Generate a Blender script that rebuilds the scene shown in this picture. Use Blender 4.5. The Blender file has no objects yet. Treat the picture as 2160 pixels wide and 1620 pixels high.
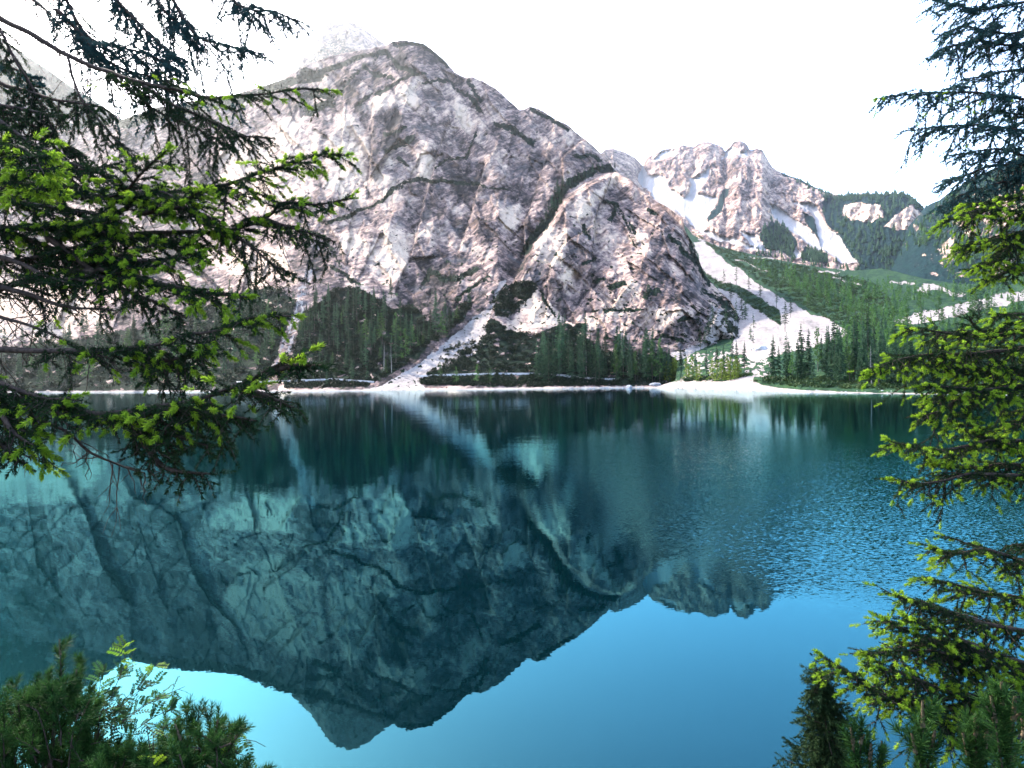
import bpy, math, random
import numpy as np
from mathutils import Matrix, Vector

random.seed(7)
RNG = np.random.default_rng(7)
scn = bpy.context.scene
C = scn.collection

# ------------------------------------------------------------------ camera
F, CX, CY, ROLL, EYE = 1400.0, 1080.0, 804.0, 0.012, 5.0
cam_d = bpy.data.cameras.new("camera")
cam = bpy.data.objects.new("camera", cam_d)
C.objects.link(cam)
cam_d.sensor_width = 36.0
cam_d.lens = 36.0 * F / 2160.0
cam_d.shift_y = -(810.0 - CY) / 2160.0
cam_d.clip_start = 0.05
cam_d.clip_end = 20000
cam.matrix_world = Matrix(((1, ROLL, 0, 0), (0, 0, -1, 0), (-ROLL, 1, 0, EYE), (0, 0, 0, 1)))
scn.camera = cam

# ------------------------------------------------------------------ sky, sun, exposure
SUN_AZ, SUN_EL = -42.0, 39.0            # degrees; azimuth from the view axis, minus = left
w = bpy.data.worlds.new("World")
scn.world = w
w.use_nodes = True
nt = w.node_tree
sky = nt.nodes.new("ShaderNodeTexSky")
sky.sky_type = 'NISHITA'
sky.sun_disc = False
sky.sun_elevation = math.radians(SUN_EL)
sky.sun_rotation = math.radians(SUN_AZ)
sky.altitude = 1500
sky.air_density = 1.0
sky.dust_density = 6.0
sky.ozone_density = 1.0
nt.links.new(sky.outputs[0], nt.nodes["Background"].inputs[0])
nt.nodes["Background"].inputs[1].default_value = 0.15
sd = bpy.data.lights.new("sun", 'SUN')
sd.energy = 2.0
sd.angle = math.radians(0.6)
sd.color = (1.0, 0.93, 0.82)
sun = bpy.data.objects.new("sun", sd)
C.objects.link(sun)
a, e = math.radians(SUN_AZ), math.radians(SUN_EL)
to_sun = Vector((math.sin(a) * math.cos(e), math.cos(a) * math.cos(e), math.sin(e)))
sun.rotation_euler = (-to_sun).to_track_quat('-Z', 'Y').to_euler()
vs = scn.view_settings
scn.display_settings.display_device = 'sRGB'
vs.view_transform = 'Standard'
vs.look = 'None'
vs.gamma = 1.0
vs.exposure = 3.1
cy = scn.cycles
cy.max_bounces = 6
cy.diffuse_bounces = 2
cy.glossy_bounces = 3
cy.transmission_bounces = 3
cy.transparent_max_bounces = 8
cy.volume_bounces = 0
cy.use_denoising = True
cy.caustics_reflective = False
cy.caustics_refractive = False


# ------------------------------------------------------------------ numpy helpers
def px_dir(px, py):
    """unit-forward direction of the sight line through a picture point"""
    du, dv = np.asarray(px, float) - CX, np.asarray(py, float) - CY
    return np.stack([(du - ROLL * dv) / F, np.ones_like(du), -(ROLL * du + dv) / F], -1)


def at(px, py, D):
    return px_dir(px, py) * np.asarray(D, float)[..., None] + np.array([0, 0, EYE])


_P = np.random.default_rng(3).permutation(256)
_P = np.concatenate([_P, _P, _P])
_G = np.stack([np.cos(np.arange(256) * 2 * np.pi / 256 * 37), np.sin(np.arange(256) * 2 * np.pi / 256 * 37)], -1)


def perlin(x, y, seed=0):
    x = x + seed * 17.31
    y = y + seed * 9.77
    xi, yi = np.floor(x).astype(int), np.floor(y).astype(int)
    xf, yf = x - xi, y - yi
    xi &= 255
    yi &= 255
    u, v = xf * xf * xf * (xf * (xf * 6 - 15) + 10), yf * yf * yf * (yf * (yf * 6 - 15) + 10)

    def g(ix, iy, fx, fy):
        h = _P[_P[ix & 255] + (iy & 255)]
        return _G[h, 0] * fx + _G[h, 1] * fy
    n00, n10 = g(xi, yi, xf, yf), g(xi + 1, yi, xf - 1, yf)
    n01, n11 = g(xi, yi + 1, xf, yf - 1), g(xi + 1, yi + 1, xf - 1, yf - 1)
    return 1.5 * ((n00 * (1 - u) + n10 * u) * (1 - v) + (n01 * (1 - u) + n11 * u) * v)


def fbm(x, y, octs=5, seed=0, pers=0.5, ridged=False):
    s, a_, t = 0, 1.0, 0
    for i in range(octs):
        n = perlin(x * 2 ** i, y * 2 ** i, seed + i * 3)
        if ridged:
            n = 1 - 2 * np.abs(n)
        s = s + a_ * n
        t += a_
        a_ *= pers
    return s / t


def facets(x, y, size, seed=0, asp=1.0):
    """broken slabs: nearest-cell planes. returns tilt height, cell value 0..1, distance to the joint (px)"""
    gx, gy = x / size, y / (size * asp)
    ix, iy = np.floor(gx).astype(int), np.floor(gy).astype(int)
    b1 = np.full(x.shape, 1e9)
    b2 = np.full(x.shape, 1e9)
    hh = np.zeros(x.shape)
    cv = np.zeros(x.shape)
    for dx in (-1, 0, 1):
        for dy in (-1, 0, 1):
            cx_, cy_ = ix + dx, iy + dy
            h = _P[_P[(cx_ + seed) & 255] + (cy_ & 255)]
            h2 = _P[h + 37]
            h3 = _P[h2 + 91]
            ox, oy = gx - (cx_ + h / 255.0), gy - (cy_ + h2 / 255.0)
            d = ox * ox + oy * oy
            near = d < b1
            b2 = np.where(near, b1, np.minimum(b2, d))
            an = h3 / 255.0 * 2 * np.pi
            hh = np.where(near, ox * np.cos(an) + oy * np.sin(an) + (h2 / 255.0 - 0.5) * 0.8, hh)
            cv = np.where(near, h3 / 255.0, cv)
            b1 = np.where(near, d, b1)
    return hh, cv, (np.sqrt(b2) - np.sqrt(b1)) * size * 0.5


def sstep(a_, b_, x):
    t = np.clip((x - a_) / (b_ - a_), 0, 1)
    return t * t * (3 - 2 * t)


def interp(pts, x):
    p = np.array(pts, float)
    return np.interp(x, p[:, 0], p[:, 1])


def interp_s(pts, x, sg):
    """piecewise linear curve with its corners rounded"""
    x = np.asarray(x, float)
    return sum(w_ * interp(pts, x + o_ * sg) for o_, w_ in ((-1.6, .1), (-.8, .2), (0, .4), (.8, .2), (1.6, .1)))


def seg_dist(X, Y, pts, closed=False):
    d = np.full(X.shape, 1e9)
    n = len(pts)
    for i in range(n if closed else n - 1):
        (x0, y0), (x1, y1) = pts[i], pts[(i + 1) % n]
        dx, dy = x1 - x0, y1 - y0
        L = dx * dx + dy * dy + 1e-9
        t = np.clip(((X - x0) * dx + (Y - y0) * dy) / L, 0, 1)
        np.minimum(d, np.hypot(X - x0 - t * dx, Y - y0 - t * dy), out=d)
    return d


def inside(X, Y, pts):
    r = np.zeros(X.shape, bool)
    n = len(pts)
    for i in range(n):
        (x0, y0), (x1, y1) = pts[i], pts[(i + 1) % n]
        if y0 == y1:
            continue
        c = ((y0 > Y) != (y1 > Y)) & (X < (x1 - x0) * (Y - y0) / (y1 - y0) + x0)
        r ^= c
    return r


def boxed(X, Y, pts, m, fn):
    p = np.array(pts, float)
    out = np.zeros(X.shape)
    b = (X > p[:, 0].min() - m) & (X < p[:, 0].max() + m) & (Y > p[:, 1].min() - m) & (Y < p[:, 1].max() + m)
    if b.any():
        out[b] = fn(X[b], Y[b])
    return out


def poly(X, Y, pts, soft=6.0):
    """1 inside, 0 outside, soft edge centred on the outline"""
    def fn(x, y):
        d = seg_dist(x, y, pts, True)
        s = np.where(inside(x, y, pts), d, -d)
        return np.clip(s / soft + 0.5, 0, 1)
    return boxed(X, Y, pts, soft + 2, fn)


def stroke(X, Y, pts, wd, soft=4.0):
    return boxed(X, Y, pts, wd + soft + 2,
                 lambda x, y: np.clip((wd / 2 - seg_dist(x, y, pts)) / soft + 0.5, 0, 1))


def union(X, Y, polys=(), strokes=(), soft=6.0):
    m = np.zeros(X.shape)
    for p in polys:
        np.maximum(m, poly(X, Y, p, soft), out=m)
    for s in strokes:
        np.maximum(m, stroke(X, Y, s[0], s[1]), out=m)
    return m


def mesh_np(name, verts, faces_flat, loop_tot, mats=(), attrs=None, smooth=False, mat_idx=None):
    me = bpy.data.meshes.new(name)
    verts = np.asarray(verts, np.float32).reshape(-1, 3)
    faces_flat = np.asarray(faces_flat, np.int32).ravel()
    nf = len(faces_flat) // loop_tot
    me.vertices.add(len(verts))
    me.vertices.foreach_set("co", verts.ravel())
    me.loops.add(len(faces_flat))
    me.loops.foreach_set("vertex_index", faces_flat)
    me.polygons.add(nf)
    me.polygons.foreach_set("loop_start", np.arange(nf, dtype=np.int32) * loop_tot)
    me.polygons.foreach_set("loop_total", np.full(nf, loop_tot, np.int32))
    if smooth:
        me.polygons.foreach_set("use_smooth", np.ones(nf, bool))
    if mat_idx is not None:
        me.polygons.foreach_set("material_index", np.asarray(mat_idx, np.int32))
    for m in mats:
        me.materials.append(m)
    for k, v in (attrs or {}).items():
        at_ = me.attributes.new(k, 'FLOAT', 'POINT')
        at_.data.foreach_set("value", np.asarray(v, np.float32).ravel())
    me.update()
    return me


def link(name, me, parent=None, **props):
    o = bpy.data.objects.new(name, me)
    C.objects.link(o)
    if parent is not None:
        o.parent = parent
    for k, v in props.items():
        o[k] = v
    return o


# ------------------------------------------------------------------ materials
ALB = 0.74          # overall reflectance of everything on land


class NT:
    def __init__(self, name):
        self.m = bpy.data.materials.new(name)
        self.m.use_nodes = True
        self.t = self.m.node_tree
        self.t.nodes.clear()
        self.out = self.t.nodes.new("ShaderNodeOutputMaterial")

    def n(self, typ, **kw):
        nd = self.t.nodes.new(typ)
        for k, v in kw.items():
            setattr(nd, k, v)
        return nd

    def l(self, a_, b_):
        self.t.links.new(a_, b_)

    def put(self, sock, v):
        if hasattr(v, "is_output"):
            self.l(v, sock)
        else:
            sock.default_value = v

    def math(self, op, a_, b_=0.0, clamp=False):
        nd = self.n("ShaderNodeMath", operation=op, use_clamp=clamp)
        self.put(nd.inputs[0], a_)
        self.put(nd.inputs[1], b_)
        return nd.outputs[0]

    def mix(self, f, a_, b_, blend='MIX'):
        nd = self.n("ShaderNodeMix", data_type='RGBA', blend_type=blend)
        self.put(nd.inputs[0], f)
        for s, v in ((nd.inputs[6], a_), (nd.inputs[7], b_)):
            if hasattr(v, "is_output"):
                self.l(v, s)
            else:
                s.default_value = (*v, 1) if len(v) == 3 else v
        return nd.outputs[2]

    def ramp(self, f, stops):
        nd = self.n("ShaderNodeValToRGB")
        cr = nd.color_ramp
        while len(cr.elements) < len(stops):
            cr.elements.new(0.5)
        for el, (p, c) in zip(cr.elements, stops):
            el.position = p
            el.color = (*c, 1) if not isinstance(c, float) else (c, c, c, 1)
        self.l(f, nd.inputs[0])
        return nd.outputs[0]

    def pos(self, scale=(1, 1, 1), rot=(0, 0, 0), obj=False):
        g = self.n("ShaderNodeTexCoord").outputs["Object"] if obj else self.n("ShaderNodeNewGeometry").outputs["Position"]
        mp = self.n("ShaderNodeMapping")
        mp.inputs["Scale"].default_value = scale
        if any(rot):
            mr = self.n("ShaderNodeMapping")
            mr.inputs["Rotation"].default_value = rot
            self.l(g, mr.inputs[0])
            g = mr.outputs[0]
        self.l(g, mp.inputs[0])
        return mp.outputs[0]

    def noise(self, vec, scale=1.0, detail=4.0, rough=0.55, dist=0.0, col=False):
        nd = self.n("ShaderNodeTexNoise")
        self.l(vec, nd.inputs["Vector"])
        nd.inputs["Scale"].default_value = scale
        nd.inputs["Detail"].default_value = detail
        nd.inputs["Roughness"].default_value = rough
        nd.inputs["Distortion"].default_value = dist
        return nd.outputs["Color" if col else "Fac"]

    def attr(self, name):
        return self.n("ShaderNodeAttribute", attribute_name=name).outputs["Fac"]

    def sm(self, v, lo, hi):
        nd = self.n("ShaderNodeMapRange", interpolation_type='SMOOTHSTEP')
        self.put(nd.inputs[0], v)
        nd.inputs[1].default_value = lo
        nd.inputs[2].default_value = hi
        return nd.outputs[0]

    def principled(self, col, rough=0.8, **kw):
        b = self.n("ShaderNodeBsdfPrincipled")
        self.l(self.mix(1.0, col, (ALB, ALB, ALB), 'MULTIPLY'), b.inputs["Base Color"])
        b.inputs["Roughness"].default_value = rough
        b.inputs["Specular IOR Level"].default_value = kw.get("spec", 0.2)
        if "normal" in kw:
            self.l(kw["normal"], b.inputs["Normal"])
        self.l(b.outputs[0], self.out.inputs[0])
        return b

    def bump(self, h, strength=0.5, dist=1.0):
        b = self.n("ShaderNodeBump")
        b.inputs["Strength"].default_value = strength
        b.inputs["Distance"].default_value = dist
        self.l(h, b.inputs["Height"])
        return b.outputs[0]


def rock_mat(name, s=1.0, warm=(1, 1, 1), veg_a=(0.004, 0.010, 0.009), veg_b=(0.014, 0.028, 0.016)):
    """bedded limestone with scree and dwarf pine; s scales the pattern (1 = metres as on the near face)"""
    k = NT(name)
    big = k.noise(k.pos((0.016 * s,) * 3), 1, 5, 0.6, 0.6)
    strk = k.noise(k.pos((0.11 * s, 0.11 * s, 0.014 * s), (0, math.radians(12), 0)), 1, 6, 0.62)
    diag = k.noise(k.pos((0.022 * s, 0.05 * s, 0.20 * s), (0, math.radians(38), 0)), 1, 5, 0.62)
    fine = k.noise(k.pos((0.28 * s,) * 3), 1, 5, 0.65)
    v = k.math('MULTIPLY', big, 0.75)
    v = k.math('ADD', v, k.math('MULTIPLY', strk, 0.72))
    v = k.math('ADD', v, k.math('MULTIPLY', diag, 0.60))
    v = k.math('ADD', v, k.math('MULTIPLY', fine, 0.45))
    v = k.math('ADD', k.math('MULTIPLY', k.math('SUBTRACT', v, 1.26), 1.95), 0.44)
    v = k.math('ADD', v, k.math('MULTIPLY', k.attr("tone"), 0.34))
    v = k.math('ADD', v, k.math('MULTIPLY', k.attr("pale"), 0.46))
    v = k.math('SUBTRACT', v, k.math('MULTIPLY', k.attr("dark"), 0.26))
    wm = lambda c: tuple(x * y for x, y in zip(c, warm))
    col = k.ramp(v, [(0.08, wm((0.020, 0.019, 0.021))), (0.28, wm((0.078, 0.063, 0.062))), (0.48, wm((0.205, 0.148, 0.138))),
                     (0.66, wm((0.37, 0.28, 0.235))), (0.95, wm((0.64, 0.50, 0.38)))])
    col0 = col
    # rusty and blue-grey staining
    st = k.noise(k.pos((0.03 * s, 0.03 * s, 0.012 * s)), 1.3, 4, 0.6)
    col = k.mix(k.math('MULTIPLY', k.sm(st, 0.56, 0.72), 0.45), col, wm((0.27, 0.17, 0.12)))
    st2 = k.noise(k.pos((0.02 * s, 0.03 * s, 0.02 * s), (0.3, 0.2, 0.9)), 1.1, 4, 0.6)
    col = k.mix(k.math('MULTIPLY', k.sm(st2, 0.54, 0.70), 0.5), col, wm((0.105, 0.115, 0.13)))
    # cracks
    vo = k.n("ShaderNodeTexVoronoi", feature='DISTANCE_TO_EDGE')
    wob = k.noise(k.pos((0.05 * s,) * 3), 1, 4, 0.6, col=True)
    mp = k.pos((0.035 * s, 0.035 * s, 0.022 * s), (0, math.radians(30), 0))
    ad = k.n("ShaderNodeVectorMath", operation='MULTIPLY_ADD')
    k.l(wob, ad.inputs[0])
    ad.inputs[1].default_value = (0.9, 0.9, 0.9)
    k.l(mp, ad.inputs[2])
    k.l(ad.outputs[0], vo.inputs["Vector"])
    vo.inputs["Scale"].default_value = 1.0
    crack = k.math('MULTIPLY', k.sm(vo.outputs["Distance"], 0.03, 0.0), k.sm(fine, 0.4, 0.6))
    col = k.mix(k.math('MULTIPLY', crack, 0.75), col, wm((0.06, 0.06, 0.075)))
    jn = k.math('SUBTRACT', k.attr("joint"), k.math('MULTIPLY', k.math('SUBTRACT', 1.0, fine), 0.45))
    col = k.mix(k.math('MULTIPLY', k.sm(jn, 0.2, 0.75), 0.45), col, wm((0.035, 0.038, 0.045)))
    # scree: pale broken stone
    sp = k.noise(k.pos((0.4 * s,) * 3), 1, 6, 0.75)
    flow = k.noise(k.pos((0.10 * s, 0.012 * s, 0.03 * s), (0, 0, 0.35)), 1, 5, 0.65)
    sp = k.math('ADD', k.math('MULTIPLY', sp, 0.55), k.math('MULTIPLY', flow, 0.45))
    scol = k.ramp(sp, [(0.32, (0.10, 0.09, 0.09)), (0.46, (0.27, 0.233, 0.215)), (0.62, (0.41, 0.36, 0.33))])
    sc = k.sm(k.math('ADD', k.attr("scree"), k.math('MULTIPLY', k.math('SUBTRACT', fine, 0.5), 0.9)), 0.40, 0.60)
    if s < 0.9:      # old snow in the chutes of the far peaks
        scol = k.mix(0.3, scol, (0.60, 0.58, 0.58))
    col = k.mix(sc, col, scol)
    # dwarf pine, heath and turf
    vn = k.noise(k.pos((0.16 * s,) * 3), 1, 5, 0.7)
    vcol = k.mix(k.sm(vn, 0.38, 0.66), veg_a, veg_b)
    vcol = k.mix(k.attr("turf"), vcol, (0.055, 0.105, 0.036))
    vg = k.sm(k.math('ADD', k.attr("veg"), k.math('MULTIPLY', k.math('SUBTRACT', vn, 0.5), 1.3)), 0.42, 0.58)
    col = k.mix(vg, col, vcol)
    h = k.math('ADD', fine, k.math('MULTIPLY', diag, 0.8))
    h = k.math('ADD', h, k.math('MULTIPLY', crack, -0.5))
    h = k.math('ADD', h, k.math('MULTIPLY', k.math('MULTIPLY', vg, vn), 1.2))
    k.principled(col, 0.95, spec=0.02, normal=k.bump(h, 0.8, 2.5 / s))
    return k.m


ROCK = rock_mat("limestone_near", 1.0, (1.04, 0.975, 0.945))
ROCK_FAR = rock_mat("limestone_far", 0.45, (1.06, 0.98, 0.94), (0.004, 0.017, 0.021), (0.012, 0.034, 0.033))  # far plant tones carry the teal of the haze in their colour
ROCK_SLOPE = rock_mat("slope_ground", 1.0, (1, 1, 1), (0.012, 0.034, 0.024), (0.036, 0.074, 0.036))


def leaf_mat(name, c1, c2, trans=0.35, rnd=0.35, nscale=3.0, rough=0.6):
    k = NT(name)
    oi = k.n("ShaderNodeObjectInfo").outputs["Random"]
    nz = k.noise(k.pos((nscale,) * 3), 1, 2, 0.6)
    col = k.mix(k.sm(nz, 0.3, 0.7), c1, c2)
    br = k.math('MULTIPLY', k.math('ADD', k.math('MULTIPLY', oi, rnd * 2), 1 - rnd), ALB)
    hv = k.n("ShaderNodeHueSaturation")
    k.l(br, hv.inputs["Value"])
    k.l(col, hv.inputs["Color"])
    d = k.n("ShaderNodeBsdfPrincipled")
    k.l(hv.outputs[0], d.inputs["Base Color"])
    d.inputs["Roughness"].default_value = rough
    d.inputs["Specular IOR Level"].default_value = 0.04
    t = k.n("ShaderNodeBsdfTranslucent")
    k.l(hv.outputs[0], t.inputs[0])
    mx = k.n("ShaderNodeMixShader")
    mx.inputs[0].default_value = trans
    k.l(d.outputs[0], mx.inputs[1])
    k.l(t.outputs[0], mx.inputs[2])
    k.l(mx.outputs[0], k.out.inputs[0])
    return k.m


def plain_mat(name, c1, c2, scale=8.0, rough=0.85, stretch=(1, 1, 1), bump=0.3):
    k = NT(name)
    nz = k.noise(k.pos(tuple(scale * s_ for s_ in stretch)), 1, 5, 0.65)
    k.principled(k.mix(k.sm(nz, 0.3, 0.7), c1, c2), rough, spec=0.04, normal=k.bump(nz, bump, 0.4 / scale))
    return k.m


M_SPRUCE = leaf_mat("spruce_foliage", (0.018, 0.050, 0.030), (0.052, 0.105, 0.050), 0.25, 0.6, 0.6)
M_LARCH = leaf_mat("larch_foliage", (0.035, 0.095, 0.030), (0.075, 0.145, 0.036), 0.35, 0.4, 0.6)
M_GOLD = leaf_mat("young_larch_foliage", (0.085, 0.135, 0.022), (0.14, 0.18, 0.026), 0.35, 0.25, 0.6)
M_SCRUB = leaf_mat("dwarf_pine_foliage", (0.004, 0.011, 0.008), (0.014, 0.026, 0.012), 0.15, 0.0, 0.25)
M_TRUNK = plain_mat("spruce_bark", (0.05, 0.04, 0.035), (0.13, 0.11, 0.095), 2.0)
M_SNAG = plain_mat("dead_wood", (0.22, 0.20, 0.18), (0.38, 0.35, 0.33), 2.0)
M_BARK = plain_mat("bough_bark", (0.022, 0.017, 0.015), (0.07, 0.05, 0.042), 60, 0.9)
M_NEEDLE = leaf_mat("old_needles", (0.007, 0.021, 0.009), (0.019, 0.042, 0.014), 0.30, 0.1, 9)
M_SHOOT = leaf_mat("new_shoots", (0.13, 0.25, 0.018), (0.27, 0.41, 0.032), 0.5, 0.1, 14)
M_NEEDLE_FLARE = leaf_mat("flare_tinted_needles", (0.014, 0.045, 0.048), (0.035, 0.085, 0.088), 0.35, 0.1, 9)  # old needles with the bluish flare tint put into their colour
M_PINE = leaf_mat("pine_needles", (0.010, 0.038, 0.010), (0.032, 0.082, 0.018), 0.3, 0.1, 9)
M_CANDLE = plain_mat("pine_candle", (0.06, 0.042, 0.026), (0.15, 0.115, 0.075), 120)
M_ROWAN = leaf_mat("rowan_leaf", (0.030, 0.085, 0.035), (0.06, 0.14, 0.045), 0.5, 0.1, 9)
M_ROWAN_Y = leaf_mat("rowan_young_leaf", (0.09, 0.19, 0.015), (0.15, 0.24, 0.02), 0.5, 0.1, 9)
M_STONE = plain_mat("boulder_stone", (0.28, 0.28, 0.29), (0.52, 0.50, 0.50), 1.5)
M_PATH = plain_mat("path_gravel", (0.30, 0.29, 0.28), (0.46, 0.44, 0.43), 1.2)
M_SOIL = plain_mat("bank_soil", (0.03, 0.035, 0.018), (0.075, 0.06, 0.035), 3.0)
# ------------------------------------------------------------------ terrain
LAYERS = {}


def terrain(name, x0, x1, step, rows, S, B, Dfun, masks, mat, relief=1.0, sky_noise=(3.0, 1.2), back=(60, 80), seed=0,
            label=None):
    """A slope surveyed from the view point: S = skyline, B = foot line, Dfun = forward distance of each point of the face.
    The face is broken up by ridges, ribs and gullies and the far side falls away behind the crest."""
    xs = np.arange(x0, x1 + step, step)
    Sk = S(xs) + sky_noise[0] * fbm(xs / 37.0, xs * 0 + 3.3, 4, seed + 5, 0.6) + sky_noise[1] * fbm(xs / 7.0, xs * 0 + 1.3, 3, seed + 9, 0.6)
    Bt = B(xs)
    t = np.linspace(0, 1, rows)
    X = np.repeat(xs[None], rows, 0)
    Y = Bt[None] + (Sk - Bt)[None] * t[:, None]
    wx = X + 9 * fbm(X / 40, Y / 40, 3, seed + 21) + 3 * fbm(X / 9, Y / 9, 2, seed + 22)
    wy = Y + 9 * fbm(X / 40, Y / 40, 3, seed + 23) + 3 * fbm(X / 9, Y / 9, 2, seed + 24)
    mk = masks(wx, wy, X, Y)
    D = Dfun(X, Y, wx, wy, xs, mk, Sk)
    P = at(X, Y, D)
    nb = len(back)
    ring = P[-1]
    rows_b = []
    for k, dz in enumerate(np.cumsum(back)):
        q = ring.copy()
        q[:, 1] += dz * 0.7
        q[:, 0] += dz * 0.7 * (ring[:, 0] / ring[:, 1])
        q[:, 2] -= dz * (0.8 + 0.15 * k)
        rows_b.append(q)
    V = np.concatenate([P] + [q[None] for q in rows_b], 0)
    nr, nc = V.shape[:2]
    i = np.arange(nr - 1)[:, None] * nc + np.arange(nc - 1)[None]
    quads = np.stack([i, i + 1, i + nc + 1, i + nc], -1).reshape(-1, 4)
    at_ = {}
    mk.setdefault("joint", 0 * X)
    if "tone" not in mk:
        mk["tone"] = 0.5 * (facets(wx + 0.4 * wy, wy - 0.4 * wx, 16, 3, 1.8)[1] - 0.5) + 0.4 * (facets(wx - 0.6 * wy, wy + 0.6 * wx, 7, 5, 1.8)[1] - 0.5)
    for k, v in mk.items():
        if k[0] != '_':
            at_[k] = np.concatenate([v] + [v[-1:]] * nb, 0)
    me = mesh_np(name, V, quads, 4, [mat], at_, smooth=True)
    o = link(name, me, kind="structure")
    if label:
        o["label"] = label
    LAYERS[name] = dict(xs=xs, Bt=Bt, Sk=Sk, D=D, rows=rows)
    return o


def depth(name, px, py):
    L = LAYERS[name]
    px, py = np.asarray(px, float), np.asarray(py, float)
    b, s_ = np.interp(px, L["xs"], L["Bt"]), np.interp(px, L["xs"], L["Sk"])
    r = np.clip((py - b) / (s_ - b), 0, 1) * (L["rows"] - 1)
    c = np.clip((px - L["xs"][0]) / (L["xs"][1] - L["xs"][0]), 0, len(L["xs"]) - 1.001)
    r0, c0 = np.minimum(r.astype(int), L["rows"] - 2), c.astype(int)
    fr, fc = r - r0, c - c0
    D = L["D"]
    return (D[r0, c0] * (1 - fr) * (1 - fc) + D[r0 + 1, c0] * fr * (1 - fc) + D[r0, c0 + 1] * (1 - fr) * fc + D[r0 + 1, c0 + 1] * fr * fc)


def ground(name, px, py):
    return at(px, py, depth(name, px, py))


# --- outlines on the near mountain
BUTT = [(1306, 362), (1270, 372), (1240, 388), (1212, 408), (1190, 425), (1172, 462), (1152, 490), (1128, 520), (1108, 548), (1090, 585),
        (1062, 604), (1040, 640), (1030, 668), (1075, 700), (1160, 700), (1250, 735), (1400, 770), (1680, 790), (1700, 400)]
SLOPE_L = [(640, 662), (677, 636), (707, 607), (755, 606), (773, 621), (800, 633), (821, 648), (845, 650), (866, 640), (895, 668), (915, 690), (933, 680),
           (977, 640), (996, 638), (988, 662), (959, 688), (922, 718), (884, 747), (844, 777), (803, 799), (766, 816),
           (599, 817), (588, 777), (612, 745), (628, 703)]
SLOPE_LL = [(-300, 745), (0, 735), (180, 712), (300, 690), (440, 645), (520, 612), (560, 605), (606, 615), (622, 640), (600, 700), (575, 770), (560, 822), (-300, 828)]
SLOPE_R = [(1030, 668), (1062, 690), (1090, 702), (1130, 708), (1165, 692), (1200, 686), (1235, 712), (1280, 742), (1330, 745), (1400, 744),
           (1440, 768), (1500, 790), (1700, 800), (1700, 818), (1300, 813), (1100, 815), (900, 811), (884, 800), (905, 782), (945, 770), (975, 742), (1008, 728), (1020, 700)]
KNOB = [(1038, 640), (1060, 612), (1088, 596), (1122, 595), (1134, 608), (1105, 640), (1075, 668), (1045, 664)]
SCREE_M = [(1052, 596), (1045, 628), (1020, 655), (990, 682), (950, 712), (910, 746), (870, 776), (820, 802), (760, 828), (905, 830),
           (885, 806), (908, 782), (948, 768), (1000, 745), (1012, 722), (1022, 690), (1030, 668), (1040, 640), (1062, 606), (1072, 588)]
SCREE_L = [([(650, 575), (640, 620), (622, 680), (603, 725), (585, 785)], 20)]
TURF = [[(755, 600), (790, 595), (830, 606), (862, 622), (850, 636), (812, 618), (770, 616)]]
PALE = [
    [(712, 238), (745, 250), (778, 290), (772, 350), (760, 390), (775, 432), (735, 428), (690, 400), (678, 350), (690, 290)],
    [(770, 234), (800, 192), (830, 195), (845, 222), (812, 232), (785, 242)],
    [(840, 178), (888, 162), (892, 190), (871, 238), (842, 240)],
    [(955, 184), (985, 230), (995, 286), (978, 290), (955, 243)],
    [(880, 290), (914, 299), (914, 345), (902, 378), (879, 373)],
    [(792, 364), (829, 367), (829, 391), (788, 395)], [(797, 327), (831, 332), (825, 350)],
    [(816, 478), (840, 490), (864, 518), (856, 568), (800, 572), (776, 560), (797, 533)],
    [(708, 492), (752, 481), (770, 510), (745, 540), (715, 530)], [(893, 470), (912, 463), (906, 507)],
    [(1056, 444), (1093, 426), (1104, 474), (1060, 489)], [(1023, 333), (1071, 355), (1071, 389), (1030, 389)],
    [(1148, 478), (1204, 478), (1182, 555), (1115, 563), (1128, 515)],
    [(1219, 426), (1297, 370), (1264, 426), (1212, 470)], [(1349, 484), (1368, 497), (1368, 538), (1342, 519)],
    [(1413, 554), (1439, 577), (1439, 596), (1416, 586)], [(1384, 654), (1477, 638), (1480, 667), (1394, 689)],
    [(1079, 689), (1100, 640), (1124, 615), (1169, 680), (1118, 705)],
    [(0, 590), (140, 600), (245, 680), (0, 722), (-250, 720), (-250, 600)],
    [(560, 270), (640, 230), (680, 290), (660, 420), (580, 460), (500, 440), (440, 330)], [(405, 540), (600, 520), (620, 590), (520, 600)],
    [(1180, 566), (1215, 572), (1212, 600), (1186, 596)], [(934, 215), (950, 225), (945, 250), (930, 244)],
]
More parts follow.
